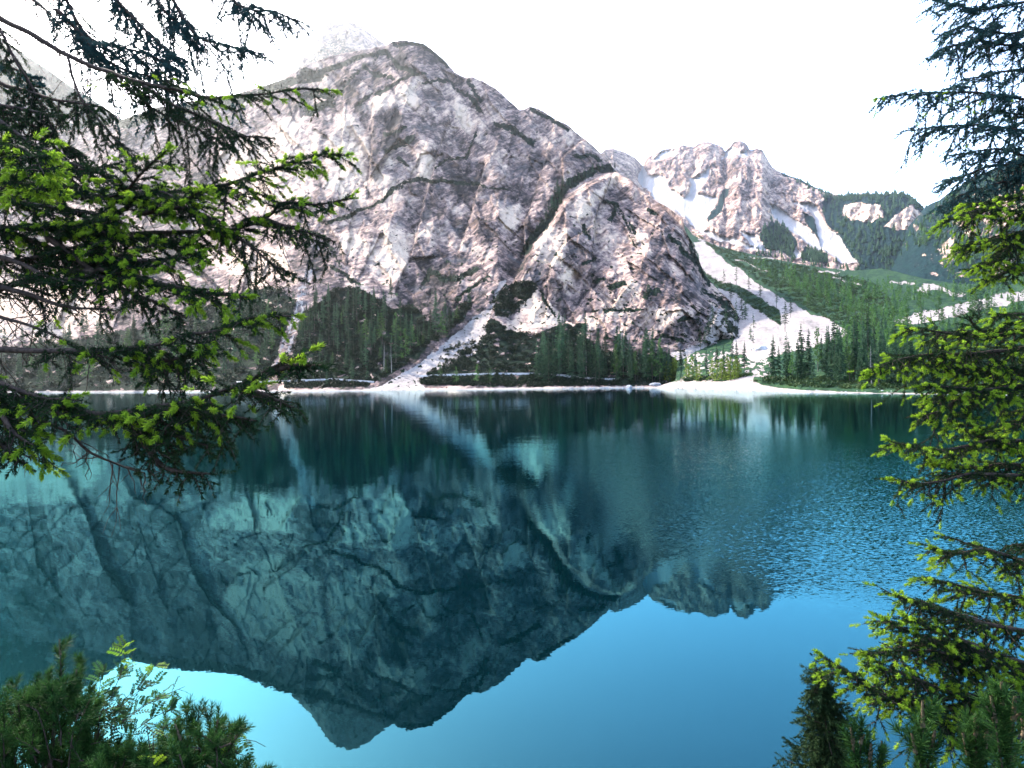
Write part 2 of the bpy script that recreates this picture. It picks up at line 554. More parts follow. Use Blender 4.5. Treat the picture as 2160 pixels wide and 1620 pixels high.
VEG = [
    ([(690, 472), (704, 465), (745, 452), (782, 437), (812, 419), (827, 404), (856, 385), (886, 378), (916, 385), (934, 380), (967, 389), (1004, 387)], 8),
    ([(1004, 387), (1023, 396), (1071, 400)], 4),
    ([(756, 222), (782, 200), (827, 181), (856, 163), (893, 156)], 7), ([(893, 176), (923, 166), (953, 172), (960, 186)], 6),
    ([(640, 150), (682, 152), (716, 137), (767, 119), (812, 111), (841, 137), (875, 152)], 11),
    ([(830, 91), (870, 92), (893, 96), (916, 116), (945, 140)], 9), ([(770, 140), (800, 160), (830, 168)], 8),
    ([(816, 318), (841, 304), (867, 293)], 12), ([(812, 285), (856, 268)], 8), ([(840, 338), (860, 350)], 8),
    ([(1041, 259), (1060, 266), (1079, 274), (1123, 300)], 11), ([(990, 172), (1000, 193), (1016, 212)], 10), ([(967, 189), (997, 207), (1015, 240)], 6),
    ([(1120, 228), (1138, 240), (1167, 254), (1197, 276)], 9), ([(1212, 330), (1245, 326), (1264, 340)], 10),
    ([(1297, 354), (1264, 354), (1227, 374), (1196, 390), (1180, 420), (1167, 446), (1149, 470), (1130, 495), (1105, 530)], 17),
    ([(916, 355), (945, 335), (982, 333), (1004, 281)], 4), ([(893, 596), (908, 572), (934, 589), (975, 585), (1004, 567)], 11),
    ([(1278, 426), (1297, 433), (1291, 465)], 9), ([(1233, 478), (1240, 500)], 8), ([(1253, 657), (1285, 650), (1339, 657)], 7),
    ([(1362, 622), (1384, 614)], 13), ([(1432, 677), (1461, 672)], 8), ([(1230, 555), (1256, 548)], 7), ([(1253, 596), (1275, 588)], 8),
    ([(1285, 606), (1317, 596)], 9), ([(1368, 439), (1384, 452)], 10), ([(1330, 474), (1342, 490)], 8), ([(1413, 500), (1439, 529), (1470, 560)], 12),
    ([(1137, 612), (1150, 640), (1169, 667)], 6), ([(1450, 480), (1462, 530), (1480, 575), (1495, 600)], 10), ([(1485, 612), (1530, 640), (1570, 690)], 12),
    ([(640, 205), (690, 200), (700, 215), (650, 236)], 16), ([(560, 190), (620, 168), (680, 160)], 20), ([(700, 560), (740, 590), (760, 600)], 8),
    ([(960, 630), (990, 610), (1030, 580)], 7), ([(1225, 690), (1210, 700)], 20), ([(1300, 430), (1320, 470), (1345, 520)], 4),
    ([(630, 480), (680, 500), (720, 560)], 4), ([(262, 262), (330, 240), (420, 226), (500, 212), (560, 195)], 22), ([(690, 215), (735, 165), (760, 150)], 5),
    ([(1390, 700), (1425, 716), (1445, 720)], 6), ([(1530, 660), (1560, 672), (1570, 690), (1545, 700), (1530, 680)], 14), ([(1546, 712), (1548, 720)], 12),
    ([(1566, 716), (1568, 722)], 12), ([(1520, 710), (1523, 722)], 9),
]
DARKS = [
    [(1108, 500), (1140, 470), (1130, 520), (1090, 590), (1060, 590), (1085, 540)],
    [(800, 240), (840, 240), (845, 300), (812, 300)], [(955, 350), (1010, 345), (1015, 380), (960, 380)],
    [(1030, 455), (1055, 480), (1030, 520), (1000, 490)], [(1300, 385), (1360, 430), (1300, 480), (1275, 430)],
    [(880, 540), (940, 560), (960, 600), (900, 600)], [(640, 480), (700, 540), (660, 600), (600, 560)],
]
S_MAIN = [(-400, 300), (0, 300), (230, 262), (262, 250), (303, 236), (338, 225), (420, 212), (490, 200), (549, 183), (600, 166), (645, 137), (680, 126),
          (700, 118), (760, 106), (815, 97), (826, 88), (845, 84), (870, 88), (893, 92), (910, 103), (935, 125), (960, 153), (975, 161), (985, 163), (997, 162),
          (1020, 172), (1050, 190), (1075, 213), (1097, 233), (1105, 232), (1118, 224), (1135, 228), (1165, 247), (1195, 262), (1225, 287), (1250, 307),
          (1275, 330), (1290, 350), (1304, 366), (1333, 381), (1365, 411), (1381, 423), (1413, 439), (1439, 461), (1445, 487), (1461, 513),
          (1474, 548), (1487, 580), (1509, 606), (1541, 635), (1551, 654), (1575, 700), (1600, 745), (1640, 790), (1680, 812)]
C_MAIN = [(-400, 690), (0, 700), (200, 700), (300, 690), (440, 650), (560, 612), (640, 600), (700, 598), (780, 606), (860, 640), (930, 690), (990, 645), (1050, 605),
          (1080, 640), (1120, 690), (1200, 690), (1300, 735), (1420, 748), (1500, 730), (1560, 730), (1600, 762), (1680, 815)]
SHORE_D = [(-400, 600), (0, 575), (300, 510), (600, 430), (1080, 410), (1300, 412), (1400, 395), (1500, 400), (1700, 430)]
R_MAIN = [(-400, 1500), (0, 1400), (300, 1330), (640, 1280), (830, 1240), (1000, 1140), (1120, 1060), (1300, 930), (1440, 780), (1550, 660), (1640, 560), (1680, 500)]


def foot_y(D, x, z):
    """picture height of a point at height z and distance D in column x"""
    down = (EYE - z) * F / D
    return CY + down - ROLL * (x - CX)


def main_masks(x, y, X, Y):
    m = {}
    wx_, wy_ = x + 5 * fbm(X / 7, Y / 5, 3, 31), y + 4 * fbm(X / 6, Y / 4, 3, 32)
    veg = union(wx_, wy_, [SLOPE_L, SLOPE_LL, SLOPE_R, KNOB], (), 8)
    thin = fbm(X / 20, Y / 20, 3, 33)
    led0 = union(wx_, wy_, (), VEG, 8) * np.clip(1.1 + 1.2 * thin, 0, 1.1)
    veg = np.maximum(veg, led0)
    sl_ = union(x, y, (), SCREE_L, 8) * sstep(-0.25, 0.2, fbm(x / 8, y / 13, 4, 35)) * 0.8
    sc = np.maximum(union(x, y, [SCREE_M], (), 8), sl_)
    # broken shrubs in the lower scree fan and the debris slope right of the buttress
    br = poly(x, y, [(1000, 700), (1030, 690), (1035, 740), (1000, 770), (930, 790), (900, 800), (930, 770), (975, 740)], 20)
    deb = poly(x, y, [(1500, 640), (1560, 660), (1610, 740), (1600, 800), (1440, 800), (1420, 750), (1480, 720)], 20)
    n = fbm(x / 14, y / 7, 4, 41)
    sc = np.maximum(sc, br * (n < 0.05) * 0.9)
    sc = np.maximum(sc, deb * 0.75)
    sc = np.maximum(sc, poly(x, y, [(1408, 750), (1430, 738), (1470, 752), (1480, 775), (1412, 772)], 6))
    veg = np.maximum(veg, deb * sstep(0.18, 0.3, n))
    veg = veg * (1 - poly(x, y, SCREE_M, 6)) * (1 - union(x, y, [], SCREE_L, 6) * 0.8)
    # ledge shrubs scattered on the cliffs, thicker low down
    led = fbm(x / 16 + y / 40, y / 6 - x / 30, 4, 51)
    low = sstep(350, 640, y)
    veg = np.maximum(veg, 0.72 * sstep(0.40 - 0.22 * low, 0.52 - 0.22 * low, led))
    led2 = fbm(x / 9 - y / 30, y / 4 + x / 25, 3, 57)
    veg = np.maximum(veg, 0.75 * sstep(0.42 - 0.1 * low, 0.5 - 0.1 * low, led2) * sstep(-0.1, 0.2, fbm(X / 60, Y / 50, 3, 58)))
    holes = fbm(x / 22, y / 10, 4, 61)
    veg = veg * (1 - 0.85 * sstep(0.20, 0.42, holes) * sstep(560, 600, y))
    shore = sstep(5.0, 3.0, foot_y(interp(SHORE_D, X), X, 0.0) - Y + 2.6 * fbm(X / 16, 0 * X + 2.2, 4, 36) + 1.0)
    sc = np.maximum(sc, shore)
    veg = veg * (1 - shore)
    m["veg"] = veg
    m["scree"] = sc
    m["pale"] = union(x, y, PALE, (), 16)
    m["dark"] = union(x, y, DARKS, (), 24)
    m["turf"] = union(x, y, TURF, (), 10) * 0.9
    # slabs and joints
    xa, ya = X + 0.45 * (x - X), Y + 0.45 * (y - Y)
    u_, v_ = xa + 0.35 * ya, ya - 0.35 * xa
    q_, r_ = xa - 0.8 * ya, ya + 0.5 * xa
    f1, c1, e1 = facets(u_, v_, 90, 3, 2.7)
    f2, c2, e2 = facets(q_, r_, 40, 5, 3.2)
    f3, c3, e3 = facets(u_ + 2 * fbm(X / 5, Y / 5, 2, 8), v_, 15, 9, 3.2)
    f4, c4, e4 = facets(X + 2 * fbm(X / 4, Y / 4, 2, 18), Y, 7, 11, 1.6)
    m["_f"] = (f1, f2, f3, f4)
    brk = fbm(X / 18, Y / 18, 3, 44)
    m["joint"] = np.clip(np.maximum(np.maximum(sstep(3.2, 0.4, e1) * (0.55 + brk), sstep(2.4, 0.3, e2) * (0.5 + brk)), sstep(1.5, 0.2, e3) * (0.35 + 1.2 * brk)), 0, 1)
    m["joint"] = m["joint"] * (1 - 0.75 * np.clip(m["pale"], 0, 1))
    m["tone"] = np.clip(0.8 * (c1 - 0.5) + 0.8 * (c2 - 0.5) + 0.45 * (c3 - 0.5) + 0.25 * (c4 - 0.5), -1, 1)
    m["_butt"] = poly(X + 0.4 * (x - X), Y + 0.4 * (y - Y), BUTT, 12)
    m["_sc"] = poly(x, y, SCREE_M, 14)
    return m


def main_D(X, Y, x, y, xs, mk, Sk):
    Dsh, Dr, Cl = interp_s(SHORE_D, X, 40), interp_s(R_MAIN, X, 45), interp_s(C_MAIN, X, 22)
    Sr = np.minimum(interp_s(S_MAIN, X, 45), Cl - 3)
    fy = foot_y(Dsh, X, 0.0)
    Dc = Dsh + np.clip((fy - Cl) * 0.95, 4, 170)
    s1 = np.clip((fy - Y) / (fy - Cl), -0.2, 1)
    s2 = np.clip((Cl - Y) / (Cl - Sr), 0, 1)
    low = Dsh + (Dc - Dsh) * np.where(s1 > 0, np.sign(s1) * np.abs(s1) ** 0.8, s1)
    hi = Dc + np.maximum(Dr - Dc, 20) * s2 ** 1.1
    D = np.where(s2 > 0, hi, low)
    cliff = sstep(0.0, 0.06, s2)
    top = sstep(1.0, 0.93, s2) * 0.7 + 0.3
    # buttress stands out in front of the main wall
    D = D * (1 - 0.10 * mk["_butt"] * sstep(0.0, 0.4, s2))
    # ribs, gullies, slabs
    rib = fbm((x + 0.45 * y) / 95, (y - 0.2 * x) / 210, 4, 71, 0.5, True) - 0.3
    f1, f2, f3, f4 = mk["_f"]
    sm_ = fbm(X / 9, Y / 11, 3, 73, 0.6)
    rel = -0.016 * rib - 0.028 * f1 - 0.0130 * f2 - 0.0042 * f3 - 0.0018 * f4 - 0.0022 * sm_
    rel = rel - 0.006 * mk["pale"] + 0.008 * mk["dark"]
    rel = rel + 0.002 * mk["joint"]
    D = D * (1 + rel * cliff * top)
    lowrel = 0.006 * fbm(X / 25, Y / 12, 4, 76) + 0.012 * mk["_sc"]
    D = D * (1 + lowrel * (1 - cliff) * sstep(0.02, 0.2, s1))
    return D


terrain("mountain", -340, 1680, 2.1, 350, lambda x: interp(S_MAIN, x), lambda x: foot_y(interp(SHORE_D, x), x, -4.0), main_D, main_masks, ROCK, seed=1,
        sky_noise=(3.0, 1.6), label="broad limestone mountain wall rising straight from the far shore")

# --- hazy summit behind
S_PEAK = [(440, 330), (520, 250), (580, 182), (610, 145), (640, 110), (665, 72), (690, 46), (712, 39), (740, 44), (762, 55), (790, 78), (820, 95), (860, 140), (920, 200)]


def peak_masks(x, y, X, Y):
    n = fbm(x / 26, y / 12, 4, 81)
    v = union(x, y, [[(690, 80), (730, 72), (760, 110), (800, 130), (700, 150), (640, 150), (600, 170), (560, 200), (640, 130)]], (), 20)
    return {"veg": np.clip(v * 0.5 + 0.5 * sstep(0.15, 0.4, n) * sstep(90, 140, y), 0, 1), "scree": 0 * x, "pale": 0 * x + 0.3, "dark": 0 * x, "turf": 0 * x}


def simple_D(top, bot, B, amp=0.02, seed=90, p=1.0):
    def fn(X, Y, x, y, xs, mk, Sk):
        Bt = B(X)
        s = np.clip((Bt - Y) / (Bt - Sk[None]), 0, 1)
        D = bot(X) + (top(X) - bot(X)) * s ** p
        rib = fbm((x + 0.3 * y) / 50, (y - 0.2 * x) / 110, 4, seed, 0.5, True) - 0.3
        dg = fbm((x - 0.7 * y) / 22, (y + 0.5 * x) / 60, 4, seed + 2, 0.55, True) - 0.3
        sm_ = fbm(X / 9, Y / 10, 3, seed + 4, 0.6)
        ed = sstep(1.0, 0.9, s) * 0.6 + 0.4
        k_ = 1 - 0.8 * np.clip(mk["scree"] + mk["veg"] * 0.5, 0, 1)
        return D * (1 - amp * ed * k_ * (rib + 0.6 * dg + 0.3 * sm_))
    return fn


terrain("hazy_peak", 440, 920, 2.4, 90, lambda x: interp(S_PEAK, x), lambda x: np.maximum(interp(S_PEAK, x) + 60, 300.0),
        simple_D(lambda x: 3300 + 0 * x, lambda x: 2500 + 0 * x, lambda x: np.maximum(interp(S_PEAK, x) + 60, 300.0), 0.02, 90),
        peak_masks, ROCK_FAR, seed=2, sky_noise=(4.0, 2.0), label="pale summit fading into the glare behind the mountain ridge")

# --- wooded hill at the left edge
S_LH = [(-500, -60), (-200, 20), (0, 78), (81, 134), (148, 180), (197, 211), (246, 243), (275, 262), (420, 330), (520, 380)]


def lh_masks(x, y, X, Y):
    n = fbm(x / 30, y / 16, 4, 101)
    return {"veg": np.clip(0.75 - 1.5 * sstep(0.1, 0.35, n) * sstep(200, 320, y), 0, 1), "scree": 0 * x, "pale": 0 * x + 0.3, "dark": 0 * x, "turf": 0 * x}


terrain("wooded_hill", -500, 520, 3, 110, lambda x: interp(S_LH, x), lambda x: 420 + 0 * x,
        simple_D(lambda x: 1750 + 0 * x, lambda x: 1550 + 0 * x, lambda x: 420 + 0 * x, 0.015, 103),
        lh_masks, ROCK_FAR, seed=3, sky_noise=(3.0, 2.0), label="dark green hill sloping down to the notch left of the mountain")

# --- far rocky peak with snow chutes
S_FAR = [(1180, 420), (1240, 350), (1277, 315), (1292, 312), (1318, 321), (1340, 334), (1355, 349), (1364, 334), (1370, 329), (1396, 317), (1440, 306), (1462, 310),
         (1481, 299), (1496, 299), (1525, 310), (1529, 320), (1540, 308), (1547, 299), (1562, 297), (1575, 303), (1581, 317), (1588, 316), (1596, 312), (1610, 319), (1618, 334),
         (1629, 353), (1651, 364), (1684, 377), (1710, 390), (1740, 404), (1773, 412), (1796, 410), (1821, 408), (1870, 410), (1907, 408), (1925, 416),
         (1940, 428), (1949, 438), (2000, 470), (2100, 520)]
SNOW = [
    [(1355, 347), (1372, 372), (1397, 370), (1411, 391), (1436, 411), (1441, 418), (1452, 411), (1461, 391), (1452, 377), (1466, 374), (1497, 352), (1502, 352),
     (1491, 380), (1472, 408), (1497, 413), (1513, 419), (1500, 441), (1488, 469), (1486, 486), (1536, 502), (1574, 516), (1611, 523), (1612, 528), (1547, 518),
     (1497, 501), (1458, 476), (1422, 446), (1380, 421), (1350, 380)],
    [(1558, 484), (1591, 497), (1613, 519), (1612, 528), (1586, 516), (1572, 499)],
    [(1624, 430), (1647, 436), (1666, 458), (1694, 472), (1736, 519), (1741, 528), (1713, 520), (1674, 494), (1647, 469), (1633, 452)],
    [(1674, 519), (1697, 541), (1674, 544)],
    [(1672, 427), (1699, 430), (1719, 433), (1741, 469), (1769, 499), (1788, 530), (1810, 558), (1774, 555), (1738, 530), (1730, 516), (1722, 474), (1711, 452), (1691, 438)],
    [(1372, 338), (1396, 320), (1420, 318), (1400, 332), (1385, 338)],
    [(1524, 332), (1540, 310), (1552, 312), (1560, 322), (1580, 316), (1580, 330), (1568, 334), (1548, 326)],
]
FAR_PALE = [[(1780, 436), (1813, 427), (1858, 430), (1861, 458), (1836, 472), (1797, 466), (1777, 452)],
            [(1888, 449), (1922, 436), (1963, 461), (1985, 469), (1933, 490), (1866, 480)]]
FAR_VEG = [[(1736, 412), (1791, 411), (1907, 409), (1949, 436), (2100, 520), (2100, 700), (1790, 600), (1812, 560), (1790, 530), (1770, 496), (1742, 466), (1736, 440)],
           [(1691, 444), (1713, 458), (1726, 480), (1735, 516), (1700, 474)], [(1627, 463), (1645, 475), (1669, 491), (1680, 522), (1672, 540), (1611, 523), (1602, 494)],
           [(1491, 458), (1530, 401), (1544, 397), (1519, 444), (1496, 470)], [(1700, 518), (1741, 536), (1746, 556), (1690, 550)],
           [(1440, 500), (1500, 520), (1600, 545), (1680, 560), (1780, 575), (1780, 640), (1440, 640)]]


def far_masks(x, y, X, Y):
    pale = union(x, y, FAR_PALE, (), 8)
    veg = union(x, y, FAR_VEG, [([(1650, 366), (1700, 386), (1745, 408)], 6), ([(1740, 470), (1775, 505), (1800, 545)], 5)], 6) * (1 - pale)
    sn = union(x, y, SNOW, (), 5)
    return {"veg": veg * (1 - sn), "scree": sn * 1.1, "pale": np.maximum(0.25, pale), "dark": union(x, y, [[(1497, 369), (1558, 344), (1536, 391), (1500, 412)]], (), 14) * 0.6,  # dark: blue shadow on the rock face painted in as a darker tone
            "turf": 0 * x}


def far_D(X, Y, x, y, xs, mk, Sk):
    Bt = 640.0
    s = np.clip((Bt - Y) / (Bt - Sk[None]), 0, 1)
    top = interp([(1180, 3300), (1355, 3700), (1500, 3500), (1620, 3200), (1740, 2700), (1850, 2400), (2100, 2100)], X)
    D = 1500 + (top - 1500) * s ** 1.1
    D = D * (1 - 0.03 * poly(x, y, [(1486, 480), (1520, 420), (1545, 380), (1580, 330), (1640, 350), (1745, 410), (1700, 440), (1620, 440), (1640, 500), (1600, 530), (1500, 500)], 34))
    rib = fbm((x + 0.3 * y) / 34, (y - 0.2 * x) / 80, 4, 111, 0.55, True) - 0.3
    dg = fbm((x - 0.7 * y) / 15, (y + 0.5 * x) / 44, 4, 113, 0.6, True) - 0.3
    k_ = (1 - 0.9 * np.clip(mk["scree"], 0, 1)) * (1 - 0.6 * mk["veg"])
    ed = sstep(1.0, 0.93, s) * 0.6 + 0.4
    return D * (1 - k_ * ed * (0.022 * rib + 0.014 * dg) + 0.012 * np.clip(mk["scree"], 0, 1))


terrain("distant_mountain", 1180, 2100, 1.8, 190, lambda x: interp(S_FAR, x), lambda x: 640 + 0 * x, far_D, far_masks, ROCK_FAR, seed=4,
        sky_noise=(2.0, 2.6), back=(150, 300), label="jagged far peak with white snow chutes at the head of the valley")

# --- hill behind the right-hand spruce
S_RH = [(1880, 520), (1949, 440), (1960, 431), (1981, 423), (2000, 408), (2060, 372), (2160, 325), (2300, 260), (2500, 200)]


def rh_masks(x, y, X, Y):
    n = fbm(x / 24, y / 22, 4, 121)
    pl = union(x, y, [[(2010, 470), (2100, 400), (2160, 380), (2400, 330), (2400, 420), (2160, 460), (2060, 500)], [(1985, 530), (2010, 500), (2020, 540), (1992, 560)], [(2080, 560), (2160, 540), (2160, 560), (2100, 580)]], (), 20)
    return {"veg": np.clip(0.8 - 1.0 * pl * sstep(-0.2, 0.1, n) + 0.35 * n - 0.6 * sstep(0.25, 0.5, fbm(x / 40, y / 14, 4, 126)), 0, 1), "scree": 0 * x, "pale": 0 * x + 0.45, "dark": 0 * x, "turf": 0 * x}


terrain("valley_side_hill", 1880, 2500, 3, 110, lambda x: interp(S_RH, x), lambda x: 660 + 0 * x,
        simple_D(lambda x: interp([(1880, 2100), (2500, 1300)], x), lambda x: 1000 + 0 * x, lambda x: 660 + 0 * x, 0.02, 123),
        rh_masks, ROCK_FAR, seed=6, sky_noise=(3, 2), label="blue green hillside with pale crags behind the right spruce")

# --- valley floor, scree fan and beach right of the mountain
T_VAL = [(1320, 824), (1385, 816), (1425, 802), (1436, 700), (1440, 470), (1460, 494), (1480, 505), (1520, 520), (1560, 531), (1612, 541), (1680, 556), (1740, 565), (1800, 571), (1860, 566), (1900, 575), (1960, 590), (2040, 600), (2160, 600), (2400, 590)]
SH_V = [(1320, 400), (1400, 372), (1480, 318), (1580, 268), (1700, 223), (1800, 205), (1970, 182), (2160, 163), (2400, 140)]
V_SCREE = [[(1462, 510), (1480, 507), (1500, 525), (1540, 558), (1573, 579), (1602, 598), (1654, 631), (1700, 655), (1745, 672), (1785, 695), (1790, 712), (1740, 722),
            (1650, 748), (1590, 760), (1540, 745), (1555, 700), (1540, 650), (1520, 615), (1490, 580), (1475, 550)],
           [(2400, 560), (2160, 609), (2100, 622), (2041, 638), (1990, 648), (1949, 656), (1900, 672), (1885, 684), (1920, 688), (1990, 674), (2060, 655), (2160, 634), (2400, 590)]]
V_STRIP = [(1480, 574), (1516, 592), (1543, 600), (1587, 619), (1610, 634), (1632, 649), (1644, 661), (1646, 688), (1623, 672), (1599, 657), (1565, 633), (1540, 617), (1509, 603)]
V_LINES = [([(1470, 485), (1500, 501), (1530, 513)], 3.5), ([(1472, 502), (1500, 515), (1527, 524)], 3), ([(1580, 541), (1605, 545), (1630, 547)], 2.5),
           ([(1613, 531), (1658, 541), (1713, 552)], 3), ([(1752, 558), (1780, 572)], 6), ([(1727, 572), (1772, 579)], 3.5), ([(1758, 586), (1780, 594), (1819, 602)], 4),
           ([(1552, 549), (1585, 560), (1619, 572)], 2.5), ([(1649, 586), (1670, 590)], 3), ([(1852, 552), (1866, 560), (1880, 566)], 9), ([(1888, 533), (1919, 522)], 6),
           ([(1880, 594), (1930, 599)], 4), ([(1941, 611), (1965, 608), (1980, 611)], 8), ([(1949, 603), (1975, 608), (2004, 618), (2035, 622)], 9)]
BEACH = [(1320, 824), (1350, 814), (1400, 808), (1440, 803), (1480, 805), (1530, 805), (1555, 798), (1575, 793), (1592, 793), (1588, 801), (1606, 812), (1640, 819), (1700, 824), (1800, 827), (1970, 830),
         
         (2100, 832), (2500, 833), (2500, 850), (1320, 850)]


def val_masks(x, y, X, Y):
    sc = np.maximum(union(x, y, V_SCREE, (), 6) * (1 - poly(x, y, V_STRIP, 4)), union(x, y, (), V_LINES, 3))
    bx, by = X + 0.25 * (x - X), Y + 0.25 * (y - Y)
    beach = poly(bx, by, BEACH, 2)
    n = fbm(x / 12, y / 6, 4, 131)
    deb = poly(x, y, [(1440, 740), (1600, 740), (1640, 770), (1620, 800), (1440, 806)], 14) * sstep(-0.1, 0.1, n)
    sc = np.maximum(sc, np.maximum(beach, deb * 0.8))
    veg = np.clip(1 - sc, 0, 1)
    veg = veg * (1 - 0.7 * sstep(0.42, 0.6, fbm(x / 30, y / 5, 4, 133)))
    turf = 0.55 * sstep(-0.2, 0.5, fbm(x / 22, y / 6, 4, 135)) * sstep(540, 580, y)
    turf = turf * (1 - poly(x, y, V_STRIP, 4))
    return {"veg": veg, "scree": sc, "pale": 0 * x + 0.3, "dark": 0 * x, "turf": turf, "_beach": beach}


def val_D(X, Y, x, y, xs, mk, Sk):
    Dsh = interp(SH_V, X)
    fy = foot_y(Dsh, X, 0.0)
    up = fy - Y
    # distance gained above the water line: gentle shore, fan, then the long valley floor
    g = interp([(-30, -8), (0, 0), (10, 9), (25, 30), (60, 105), (100, 190), (150, 300), (200, 470), (240, 700), (280, 1000), (330, 1500), (380, 2000)], up.ravel()).reshape(up.shape)
    D = Dsh + g
    return D * (1 + 0.010 * fbm(X / 40, Y / 14, 4, 141) * sstep(12, 60, up))


terrain("valley_slope", 1320, 2400, 2.2, 190, lambda x: interp(T_VAL, x), lambda x: foot_y(interp(SH_V, x), x, -3.0), val_D, val_masks, ROCK_SLOPE, seed=7,
        sky_noise=(1.5, 0.8), back=(30, 60), label="green valley floor with white gravel fans and a pale beach")

# --- bank under the view point (falls steeply into the lake, below the picture)
nx, ny = 70, 50
bx, by = np.meshgrid(np.linspace(-14, 14, nx), np.linspace(-9, 9.5, ny))
bz = np.where(by < 1.0, 3.35 + 0.10 * np.minimum(0, by) * -1, 3.35 - 0.72 * (by - 1.0)) + 0.12 * fbm(bx / 1.5, by / 1.5, 4, 151)
bz = np.maximum(bz, -1.6)
i = np.arange(ny - 1)[:, None] * nx + np.arange(nx - 1)[None]
link("bank", mesh_np("bank", np.stack([bx, by, bz], -1), np.stack([i, i + 1, i + nx + 1, i + nx], -1), 4, [M_SOIL], smooth=True), kind="structure",
     label="steep earth bank below the viewpoint")


def bank_z(x, y):
    return 3.35 if y < 1 else 3.35 - 0.72 * (y - 1.0)


# ------------------------------------------------------------------ lake
k = NT("lake_water")
geo = k.n("ShaderNodeNewGeometry").outputs["Position"]
sep = k.n("ShaderNodeSeparateXYZ")
k.l(geo, sep.inputs[0])
px_, py_ = sep.outputs[0], sep.outputs[1]
swell = k.noise(k.pos((0.05, 0.05, 1)), 1, 2, 0.5)
# wind: calm water near the viewer, ruffled from mid lake on and in a tongue reaching in from the right
wx_ = k.math('ADD', py_, k.math('MULTIPLY', k.math('SUBTRACT', swell, 0.5), 12))
wx_ = k.math('ADD', wx_, k.math('MULTIPLY', k.math('MINIMUM', k.math('MAXIMUM', px_, -3.0), 12.0), 1.5))
mid = k.math('MULTIPLY', k.sm(wx_, 19, 33), 0.040)
tong = k.math('MULTIPLY', k.sm(px_, 1.0, 8.0), k.math('MULTIPLY', k.sm(wx_, 23, 30), k.sm(py_, 75, 32)))
amp = k.math('ADD', k.math('ADD', mid, k.math('MULTIPLY', tong, 0.42)), 0.006)


def slope(sc, det):
    v = k.noise(k.pos(sc), 1, det, 0.55, col=True)
    s_ = k.n("ShaderNodeVectorMath", operation='SUBTRACT')
    k.l(v, s_.inputs[0])
    s_.inputs[1].default_value = (0.5, 0.5, 0.5)
    return s_.outputs[0]


sl = slope((8.0, 19.0, 1), 3)
sl2 = slope((0.25, 0.5, 1), 2)
m1 = k.n("ShaderNodeVectorMath", operation='SCALE')
k.l(sl, m1.inputs[0])
k.l(amp, m1.inputs["Scale"])
m2 = k.n("ShaderNodeVectorMath", operation='SCALE')
k.l(sl2, m2.inputs[0])
m2.inputs["Scale"].default_value = 0.012
ad = k.n("ShaderNodeVectorMath", operation='ADD')
k.l(m1.outputs[0], ad.inputs[0])
k.l(m2.outputs[0], ad.inputs[1])
fl = k.n("ShaderNodeVectorMath", operation='MULTIPLY_ADD')
k.l(ad.outputs[0], fl.inputs[0])
fl.inputs[1].default_value = (1, 1, 0)
fl.inputs[2].default_value = (0, 0, 1)
nm = k.n("ShaderNodeVectorMath", operation='NORMALIZE')
k.l(fl.outputs[0], nm.inputs[0])
shal = k.sm(k.math('ADD', py_, k.math('MULTIPLY', px_, 1.2)), 4.5, -4.0)
body = k.mix(shal, (0.00005, 0.0026, 0.0036), (0.0002, 0.011, 0.0095))
dif = k.n("ShaderNodeBsdfDiffuse")
k.l(body, dif.inputs[0])
gl = k.n("ShaderNodeBsdfGlossy")

gl.inputs["Roughness"].default_value = 0.0
k.l(nm.outputs[0], gl.inputs["Normal"])
fr = k.n("ShaderNodeFresnel")
fr.inputs[0].default_value = 1.345
k.l(nm.outputs[0], fr.inputs["Normal"])
k.l(k.ramp(fr.outputs[0], [(0.06, (0.25, 0.84, 1.0)), (0.16, (0.20, 0.69, 0.83)), (0.55, (0.16, 0.62, 0.72)), (0.92, (0.72, 0.91, 0.97))]), gl.inputs["Color"])
mx = k.n("ShaderNodeMixShader")
k.l(fr.outputs[0], mx.inputs[0])
k.l(dif.outputs[0], mx.inputs[1])
k.l(gl.outputs[0], mx.inputs[2])
k.l(mx.outputs[0], k.out.inputs[0])
link("lake", mesh_np("lake", [(-1500, 0.6, 0), (1500, 0.6, 0), (1500, 900, 0), (-1500, 900, 0)], [0, 1, 2, 3], 4, [k.m]), kind="structure",
     label="clear turquoise mountain lake mirroring the rock wall")
# ------------------------------------------------------------------ haze
hb = NT("haze_air")
pv = hb.n("ShaderNodeVolumePrincipled")
pv.inputs["Color"].default_value = (0.93, 0.97, 1.0, 1)
pv.inputs["Density"].default_value = 0.000022
pv.inputs["Anisotropy"].default_value = 0.8
hb.l(pv.outputs[0], hb.out.inputs["Volume"])
x0_, x1_, y0_, y1_, z0_, z1_ = -3600, 3600, -40, 5200, -6, 2100
hv = [(x, y, z) for z in (z0_, z1_) for y in (y0_, y1_) for x in (x0_, x1_)]
link("haze", mesh_np("haze", hv, [0, 2, 3, 1, 4, 5, 7, 6, 0, 1, 5, 4, 2, 6, 7, 3, 0, 4, 6, 2, 1, 3, 7, 5], 4, [hb.m]), kind="stuff",
     label="thin bright haze hanging between the mountains")


# ------------------------------------------------------------------ far-shore trees (height 1, scaled when placed)
class TB:
    """triangle soup builder"""

    def __init__(self):
        self.v, self.n = [], 0

    def tri(self, a_, b_, c_):
        self.v.append((a_, b_, c_))

    def arr(self):
        return np.array(self.v, np.float32).reshape(-1, 3)


def soup(name, V, mats):
    return mesh_np(name, V, np.arange(len(V)), 3, mats)


